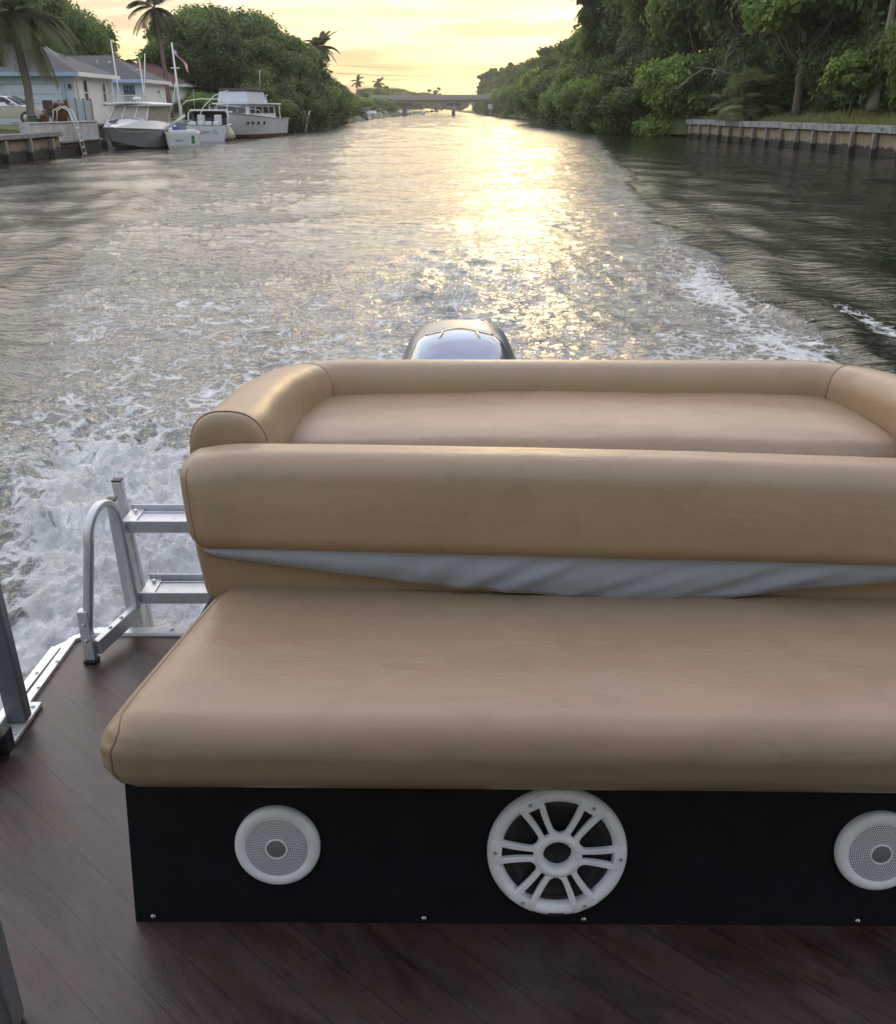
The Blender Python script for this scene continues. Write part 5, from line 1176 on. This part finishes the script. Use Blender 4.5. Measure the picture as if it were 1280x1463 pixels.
# ------------------------------------------------------------------ boats (local axes: +x bow, +y port, z up, origin midship at the waterline)
M_gel = simple('white_gelcoat', (.72, .73, .72), .3, 0, .05, 2, 0, 40, .18, (.4, .38, .32)); M_greyhull = simple('grey_hull', (.30, .32, .34), .4, 0, .12, 1.2, 0, 40, .5, (.22, .20, .15))
M_red = simple('red_bottom_paint', (.16, .035, .035), .7, 0, .2, 2); M_dkb = simple('dark_bottom_paint', (.04, .045, .05), .7, 0, .2, 2); M_vin = simple('clear_vinyl', (.34, .31, .26), .25, 0, .2, 3); M_canv = simple('white_canvas', (.66, .69, .74), .8, 0, .05, 2, .2, 8); M_blkc = simple('black_canvas', (.02, .022, .03), .85)
M_tanhull = simple('cream_gelcoat', (.66, .61, .52), .35, 0, .06, 3)
def hull(L, B, fb, fs, zb, hm, bm, parent, flare=.8, trans=.92, nose=2.4, local=True, rail=None):
    q = MB(); secs = []; SH = []
    for i in range(21):
        t_ = i / 20; k = max(0, (t_ - .4) / .6); hb = B / 2 * (trans + (1 - trans) * min(1, t_ / .4)) * max(.015, (1 - k ** nose)); sh = fs + (fb - fs) * t_ ** 1.8
        x = -L / 2 + L * t_; ch = hb * (flare - .35 * k ** 1.2); kz = -.45 + (.45 + zb) * k ** 6; cz_ = min(-.05 + .5 * k ** 2, sh * .6); xr = -(L * .075) * k ** 3
        def pt(h_, z): return (x + xr * (1 - max(0, z) / sh), h_, z)
        zz_ = max(zb, cz_ + .02) if cz_ < zb else zb; fr_ = (zb - cz_) / (sh - cz_) if zb > cz_ else 0; hbz = ch + (hb - ch) * max(0, fr_) ** .8; zb2 = zb if zb > cz_ else cz_ + .005
        mid = (ch * .35 + hb * .65)
        secs.append([pt(hb, sh), pt(max(mid, hbz), (sh + zb2) / 2), pt(hbz, zb2), pt(ch, min(cz_, zb2 - .004)), pt(.01, kz), pt(-ch, min(cz_, zb2 - .004)), pt(-hbz, zb2), pt(-max(mid, hbz), (sh + zb2) / 2), pt(-hb, sh)]); SH.append((x, hb, sh))
    n = 9; V = [p for s in secs for p in s]; F = []; M_ = []
    for i in range(20):
        for k in range(8): F.append((i*n+k, i*n+k+1, (i+1)*n+k+1, (i+1)*n+k)); M_.append(1 if 2 <= k <= 5 else 0)
        F.append((i*n+8, i*n, (i+1)*n, (i+1)*n+8)); M_.append(0)
    F.append(tuple(range(9))); M_.append(0); F.append(tuple(20*n + k for k in range(9))[::-1]); M_.append(0)
    b_ = len(q.v); q.v += V; q.f += F; q.m += M_
    o = q.build('hull', (hm, bm), parent, local=local, auto=35)
    r = MB(); r.tube([(x, h_ + .01, z) for x, h_, z in SH] + [(x, -h_ - .01, z) for x, h_, z in SH[::-1]], .035, 6); r.build('rub_rail', rail or M_alug, parent, local=local, smooth=True)
    return SH
def shell(secs, nm, mat, parent, **kw): q = MB(); q.loft(secs); return q.build(nm, mat, parent, local=True, **kw)
def frust(x0, x1, hw, z0, z1, inx0=0, inx1=0, inh=0):
    return [[(x0, -hw, z0), (x1, -hw, z0), (x1, hw, z0), (x0, hw, z0)], [(x0 + inx0, -hw + inh, z1), (x1 - inx1, -hw + inh, z1), (x1 - inx1, hw - inh, z1), (x0 + inx0, hw - inh, z1)]]
def tub(pts, r_, nm, mat, parent, n=7): q = MB(); q.tube(pts, r_, n); return q.build(nm, mat, parent, local=True, smooth=True)
def text(body, size, mat, parent, M_, nm='lettering'):
    cu = bpy.data.curves.new(nm, 'FONT'); cu.body = body; cu.size = size; cu.extrude = .004; cu.align_x = 'CENTER'; cu.shear = .25
    ob = bpy.data.objects.new(nm, cu); COL.objects.link(ob); bpy.context.view_layer.update(); dg = bpy.context.evaluated_depsgraph_get(); me = bpy.data.meshes.new_from_object(ob.evaluated_get(dg)); bpy.data.objects.remove(ob)
    me.materials.clear(); me.materials.append(mat); me.transform(M_); o = bpy.data.objects.new(nm, me); COL.objects.link(o); o.parent = parent; return o

def heading(a, b_): return math.atan2(b_[1] - a[1], b_[0] - a[0])
# trawler
a, b_ = (-15.3, 87.2), (-17.75, 77.0)
tw = thing('motor_yacht', 'white cabin yacht with red bottom, canvas flybridge and black top by the big trees', 'boat', ((a[0]+b_[0])/2, (a[1]+b_[1])/2, 0), heading(a, b_))
hull(10.6, 3.9, 1.95, 1.4, .28, M_gel, M_red, tw, .86, .93, 2.8)
shell(frust(-3.6, 2.0, 1.45, 1.3, 2.45, .1, .35, .12), 'cabin', M_gel, tw, bevel=.04)
for s_ in (-1, 1):
    for x0, x1 in ((-3.2, -2.3), (-2.1, -1.1), (-.9, .3), (.5, 1.35)):
        q = MB(); q.prism([(x0, s_*1.40, 1.82), (x1, s_*1.40, 1.82), (x1 - .05, s_*1.365, 2.28), (x0 + .05, s_*1.365, 2.28)], (0, s_*.04, 0)); q.build('cabin_window', M_glass, tw, local=True)
for y0, y1 in ((-1.2, -.45), (-.35, .35), (.45, 1.2)):
    q = MB(); q.prism([(1.88, y0, 1.82), (1.88, y1, 1.82), (1.75, y1 * .97, 2.3), (1.75, y0 * .97, 2.3)], (.05, 0, .01)); q.build('windshield_pane', M_glass, tw, local=True)
shell(frust(-4.6, 2.05, 1.55, 2.46, 2.56, 0, 0, 0), 'cabin_roof', M_gel, tw, bevel=.03)
shell([[(x, y, z) for x, y, z in s] for s in frust(-2.2, 1.5, 1.30, 2.57, 3.42, .25, .2, .12)], 'flybridge_canvas', M_canv, tw, bevel=.06)
shell(frust(-2.4, 1.4, 1.28, 3.425, 3.62, .3, .3, .12), 'flybridge_top', M_blkc, tw, bevel=.05)
for s_ in (-1, 1):
    tub([(-4.5, s_*1.4, 1.35), (-4.4, s_*1.4, 2.46)], .05, 'canopy_post', M_gel, tw); tub([(-2.9, s_*1.0, 2.56), (-2.7, s_*1.0, 3.15), (-3.1, s_*1.0, 3.18)], .04, 'seat_frame', M_gel, tw)
    tub([(-1.0, s_*1.6, 1.5), (.5, s_*1.75, 2.05), (3.0, s_*1.35, 2.25), (5.0, s_*.2, 2.45)], .022, 'bow_rail', M_alu2, tw)
for x in (-.1, .9, 1.7, 2.3):
    for s_ in (-1, 1):
        t_ = (x + 5.3) / 10.6; k = max(0, (t_ - .4)/.6); hb = 1.95 * (1 - k ** 2.8) * .985; q = MB(); q.lathe([(.0, .05), (.10, .05), (.12, .03), (.12, -.05)], (x, s_*(hb - .02), 1.12), 14, Matrix.Rotation(R(-90 * s_), 3, 'X')); q.build('porthole', M_glass, tw, local=True, smooth=True)
q = MB(); q.rbox((2.4, -.4, 1.75), (3.2, .4, 1.98), .05, 3, (3, 3, 1)); q.build('deck_hatch', M_gel, tw, local=True, smooth=True)
# cruiser seen from astern with lettering
cb = thing('express_cruiser', 'white cruiser seen from astern with lettering on its transom and a metal windshield arch', 'boat', (-17.55, 76.0, 0), R(95))
hull(7.4, 2.9, 1.25, .98, .12, M_gel, M_dkb, cb, .9, .98)
MB().bb(-3.4, -.3, -1.15, 1.15, .985, 1.02).build('cockpit_floor', M_alug, cb, local=True)
for y in (-.95, -.4, .15, .7): MB().bb(-3.3, -2.9, y, y + .42, 1.021, 1.30).build('stern_seat', M_gel, cb, local=True, bevel=.04)
MB().bb(-1.2, -.6, -1.2, 1.2, 1.021, 1.5).build('dashboard', M_glass, cb, local=True, bevel=.04); 
for y in (-.7, .5): MB().bb(-1.9, -1.5, y - .25, y + .25, 1.021, 1.72).build('helm_seat', M_gel, cb, local=True, bevel=.05)
tub([(-1.8, -1.42, 1.0), (-1.6, -1.40, 1.8), (-1.5, -1.25, 2.02), (-1.5, 1.25, 2.02), (-1.6, 1.40, 1.8), (-1.8, 1.42, 1.0)], .06, 'windshield_arch', M_gel, cb)
q = MB(); q.prism([(-.6, -1.3, 1.5), (-.6, 1.3, 1.5), (-1.35, 1.2, 1.98), (-1.35, -1.2, 1.98)], (.03, 0, .03)); q.build('windshield', M_glass, cb, local=True)
tub([(-1.3, -1.4, 1.3), (-1.2, -1.35, 2.5), (-1.2, -.8, 2.75), (-1.2, .5, 2.78), (-1.2, 1.5, 2.65), (-1.2, 1.9, 2.35), (-1.3, 1.9, 1.2)], .035, 'bimini_arch', M_alu2, cb)
q = MB(); q.tube([(-2.8, .6, 1.3), (-2.4, .2, 2.2), (-1.8, -.6, 3.0), (-1.2, -1.5, 3.35)], .03, 7); q.build('outrigger', M_alu2, cb, local=True, smooth=True)
Mt = Matrix.Translation((-3.715, 0, .50)) @ Matrix.Rotation(R(-90), 4, 'Z') @ Matrix.Rotation(R(90), 4, 'X')
text('arwoorr  Tu', .34, simple('blue_grey_letters', (.18, .22, .30), .5), cb, Mt)
# covered cruiser, bow towards us
c1 = thing('covered_cruiser', 'white cruiser with grey hull and clear vinyl enclosure moored nearest on the left', 'boat', (-18.25, 59.6, 0), math.atan2(-.985, -.17))
hull(6.4, 2.7, 1.15, .95, .05, M_greyhull, M_dkb, c1, .88, .95, 3.2, rail=M_gel)
q = MB(); q.loft([[(x, h_, z) for h_, z in ((-w_, .98 + .03*i), (-w_*.85, zt*.9+.1), (-w_*.5, zt), (w_*.5, zt), (w_*.85, zt*.9+.1), (w_, .98 + .03*i))] for i, (x, w_, zt) in enumerate([(-3.0, 1.3, 1.3), (-.4, 1.34, 1.55), (.6, 1.30, 1.6), (1.4, 1.15, 1.5), (2.4, .75, 1.3), (3.0, .3, 1.18)])]); q.build('foredeck', M_gel, c1, local=True, auto=40)
shell([[(.8, -1.15, 1.5), (.8, 1.15, 1.5), (-2.4, 1.2, 1.4), (-2.4, -1.2, 1.4)], [(.15, -1.02, 2.25), (.15, 1.02, 2.25), (-2.2, 1.1, 2.25), (-2.2, -1.1, 2.25)]], 'vinyl_enclosure', M_vin, c1, bevel=.03)
for a0, a1 in (((.82, -.4, 1.5), (.17, -.38, 2.25)), ((.82, .4, 1.5), (.17, .38, 2.25)), ((.85, -1.17, 1.5), (.17, -1.04, 2.25)), ((.85, 1.17, 1.5), (.17, 1.04, 2.25))): q = MB(); q.bar(a0, a1, .05, .04, (1, 0, 0)); q.build('enclosure_strut', M_gel, c1, local=True)
q = MB(); q.rbox((-2.4, -1.38, 2.255), (.45, 1.38, 2.38), .055, 4, (6, 8, 1), lambda P: np.stack([P[:, 0], P[:, 1], P[:, 2] + .10 * (1 - (P[:, 1] / 1.4) ** 2)], 1)); q.build('hard_top', M_gel, c1, local=True, smooth=True)
q = MB(); q.lathe([(.02, 0), (.04, .12), (.24, .14), (.24, .22), (.15, .27), (.0, .28)], (-.6, 0, 2.46), 20); q.build('radar_dome', M_gel, c1, local=True, smooth=True)
tub([(3.2, 0, 1.2), (3.0, .35, 1.55), (2.2, .8, 1.62), (1.5, 1.15, 1.5)], .02, 'bow_rail', M_alug, c1); tub([(3.2, 0, 1.2), (3.0, -.35, 1.55), (2.2, -.8, 1.62), (1.5, -1.15, 1.5)], .02, 'bow_rail', M_alug, c1)
q = MB(); q.prism([(1.9, -.5, 1.45), (2.3, -.45, 1.38), (2.3, .0, 1.40), (1.9, .0, 1.5)], (0, 0, .05)); q.build('deck_hatch', M_glass, c1, local=True)
tub([(-1.8, 1.15, 1.3), (-2.3, 1.5, 2.7), (-2.5, 1.65, 3.6)], .025, 'outrigger', M_gel, c1)
for y in (-.9, .3): q = MB(); q.lathe([(.0, .0), (.09, .04), (.11, .12), (.11, .45), (.09, .53), (.0, .57)], (y, -1.42, .32), 12); q.build('fender', simple('white_fender', (.7, .7, .68), .4), c1, local=True, smooth=True)
tub([(3.1, 0, 1.2), (3.0, .9, .9), (2.3, 2.2, .95)], .02, 'mooring_rope', simple('rope', (.35, .32, .26), .9), c1, 5); tub([(-3.4, 1.2, 1.05), (-3.9, 1.6, .8), (-4.2, 2.0, 1.1)], .02, 'mooring_rope', simple('rope', (.35, .32, .26), .9), cb, 5)
tub([(-1.6, .9, 2.02), (-1.6, .9, 3.4)], .015, 'antenna', M_gel, cb, 5); tub([(-1.6, 1.0, 3.6), (-1.9, 1.0, 5.0)], .02, 'antenna', M_gel, tw, 5)
for x, z in ((5.0, 2.3), (4.2, 2.15), (3.2, 2.12), (2.0, 2.0)):
    for s_ in (-1, 1): t_ = (x + 5.3) / 10.6; k = max(0, (t_ - .4) / .6); hb = 1.95 * (1 - k ** 2.8); tub([(x, s_*hb*.93, 1.4 + .55 * t_ ** 1.8), (x, s_*hb*.9, z)], .018, 'rail_post', M_alu2, tw, 5)
# skiff
sk_ = thing('skiff', 'small cream and white skiff with green emblem on its transom, beside the covered cruiser', 'boat', (-16.1, 61.4, 0), R(108))
hull(4.4, 2.05, 1.0, .80, .06, M_tanhull, M_dkb, sk_, .88, .98)
MB().bb(-2.225, -2.203, -.86, .86, .10, .78).build('transom', M_gel, sk_, local=True, bevel=.006)
MB().bb(-1.9, 1.2, -.85, .85, .81, .84).build('floor', M_gel, sk_, local=True)
for x in (-1.7, -.2, .9): MB().bb(x, x + .35, -.8, .8, .842, .95).build('bench', M_gel, sk_, local=True, bevel=.02)
MB().bb(-.9, -.5, -.3, .3, .842, 1.35).build('console', M_alug, sk_, local=True, bevel=.04); MB().bb(-1.5, -1.1, .2, .55, .842, 1.15).build('blue_cooler', simple('blue_plastic', (.04, .10, .35), .4), sk_, local=True, bevel=.03)
tub([(-.4, -.85, .82), (-.4, -.8, 1.3), (-.4, .8, 1.3), (-.4, .85, .82)], .025, 'grab_rail', M_gel, sk_)
q = MB(); q.prism([(-2.2255, -.62, .22), (-2.2255, -.42, .22), (-2.2255, -.44, .66), (-2.2255, -.60, .66)], (-.006, 0, 0)); q.build('green_emblem', simple('green_decal', (.03, .20, .10), .5), sk_, local=True)
Mt = Matrix.Translation((-2.229, .35, .34)) @ Matrix.Rotation(R(-90), 4, 'Z') @ Matrix.Rotation(R(90), 4, 'X'); text('~ waterr', .17, simple('navy_letters', (.04, .06, .18), .5), sk_, Mt)
q = MB(); q.tube([(-17.0, 60.4, .85), (-15.9, 60.6, 1.5), (-15.55, 60.7, 1.75)], [.10, .09, .06], 8); tag(q.build('gangway_pole', M_gel, smooth=True), 'thick white pole sloping up between the covered cruiser and the skiff', 'pole')
q = MB(); q.tube([(-14.2, 101, -.4), (-14.0, 101, .7), (-13.6, 101, 2.0)], [.08, .07, .05], 7); tag(q.build('leaning_stake', M_trim, smooth=True), 'white stake leaning right at the water edge under the left trees', 'stake')
q = MB(); q.tube([(-15.0, 100, -.4), (-15.0, 100, 1.6)], [.06, .05], 7); tag(q.build('upright_stake', M_trim, smooth=True), 'short upright white stake left of the leaning one', 'stake')
q = MB(); q.tube([(-15.8, 73.6, 0), (-15.8, 73.6, .25), (-15.8, 73.6, .6), (-15.8, 73.6, .95), (-15.8, 73.6, 1.1)], [.12, .42, .30, .06, .03], 14); tag(q.build('mooring_buoy', simple('cream_buoy', (.62, .55, .40), .5), smooth=True), 'cream cone buoy floating between the lettered cruiser and the yacht', 'buoy')
# far boats
def farboat(lab, x, y, rz, L, top):
    t_ = thing('moored_boat', lab, 'boat', (x, y, 0), rz, 'boats moored far along the left bank'); hull(L, L * .38, 1.3, 1.0, .1, M_gel, M_dkb, t_)
    shell(frust(-L*.25, L*.18, L*.14, 1.0, 2.0, .1, .5, .1), 'cabin', M_gel, t_, bevel=.03); shell(frust(-L*.22, L*.1, L*.145, 1.3, 1.75, .1, .3, .05), 'cabin_window', M_glass, t_)
    shell(frust(-L*.3, L*.12, L*.16, 2.5, 2.65), 'top', top, t_, bevel=.03)
    for s_ in (-1, 1): tub([(-L*.25, s_*L*.13, 1), (-L*.25, s_*L*.14, 2.5)], .05, 'top_post', M_alu2, t_, 5); tub([(L*.06, s_*L*.13, 1.9), (L*.06, s_*L*.14, 2.5)], .05, 'top_post', M_alu2, t_, 5)
farboat('nearest of the far moored boats, just past the left trees', -20.3, 250, R(-75), 8, M_canv); farboat('dark topped boat second past the left trees', -21, 285, R(-80), 8, M_blkc); farboat('white boat third past the left trees', -21.5, 310, R(-80), 9, M_gel)
farboat('low boat with bluish cover left of the left bridge pier', -24, 370, R(10), 12, simple('blue_cover', (.3, .38, .48), .7)); farboat('tall white boat seen beyond the left bridge pier', -20.5, 455, R(-80), 10, M_gel); farboat('small white boat beyond the bridge, right of the tall white one', -18.8, 500, R(-80), 8, M_gel); farboat('small dark boat out on the water under the bridge', -12.5, 520, R(-90), 6, M_blkc)
# ------------------------------------------------------------------ bridge, signs, wires, haze
M_conc = simple('bridge_concrete', (.42, .40, .38), .85, 0, .12, .2, .2, 2, .3, (.2, .19, .18)); M_conc2 = simple('bridge_girder', (.22, .21, .20), .85, 0, .12, .2)
br = thing('bridge', 'low grey concrete road bridge crossing the canal on two piers', 'bridge', (-10, 430, 0)); slope = .011
def slab(z0, z1, y0, y1, nm, mat): q = MB(); q.prism([(-75, y0, z0 - slope*75*.4), (60, y0, z0 + slope*60), (60, y0, z1 + slope*60), (-75, y0, z1 - slope*75*.4)], (0, y1 - y0, 0)); q.build(nm, mat, br)
slab(6.0, 6.9, 430, 442, 'deck', M_conc); slab(6.92, 7.9, 429.8, 430.2, 'parapet', M_conc); slab(6.92, 7.9, 441.8, 442.2, 'parapet', M_conc); slab(4.9, 5.98, 430.6, 441.4, 'girder', M_conc2)
for x in (-18.5, 2.3):
    q = MB(); q.bb(x - 3.2, x + 3.2, 434.5, 437.5, 3.9, 4.85); q.build('pier_cap', M_conc, br)
    q = MB()
    q.bb(x - .75, x + .75, 434.7, 437.3, -2, 3.88); q.build('pier', M_conc2, br)
q = MB(); q.bb(1.6, 3.1, 434.4, 434.5, 2.4, 4.0); tag(q.build('pier_sign', M_trim), 'small white square sign fixed on the right bridge pier', 'sign')
sg = thing('channel_sign', 'white square sign on a post in the water near the right bank', 'sign', (16.6, 400, 0)); q = MB(); q.bb(15.6, 17.6, 399.8, 399.9, 2.6, 4.3); q.build('board', M_trim, sg); q = MB(); q.tube([(16.6, 400, -1), (16.6, 400, 3.6)], .18, 8); q.build('post', M_conc, sg)
for z, lab in ((18.7, 'upper overhead power line crossing the canal beyond the bridge'), (15.6, 'lower overhead power line crossing the canal beyond the bridge')):
    q = MB(); q.tube([(x, 452, z + 2.2 * (x / 60) ** 2) for x in np.linspace(-70, 60, 30)], .05, 4); tag(q.build('power_line', M_blk), lab, 'wire')
hz = MB(); hz.bb(-120, 110, -12, 980, -1.6, 30); m = bpy.data.materials.new('haze_air'); m.use_nodes = True; nt_ = m.node_tree; nt_.nodes.clear(); o_ = nt_.nodes.new('ShaderNodeOutputMaterial'); v_ = nt_.nodes.new('ShaderNodeVolumePrincipled'); v_.inputs['Density'].default_value = .0003; v_.inputs['Color'].default_value = (.95, .92, .85, 1); v_.inputs['Anisotropy'].default_value = .5; nt_.links.new(v_.outputs[0], o_.inputs['Volume'])
hzo = tag(hz.build('haze', m), 'thin warm evening haze over the canal', 'haze', kind='stuff')
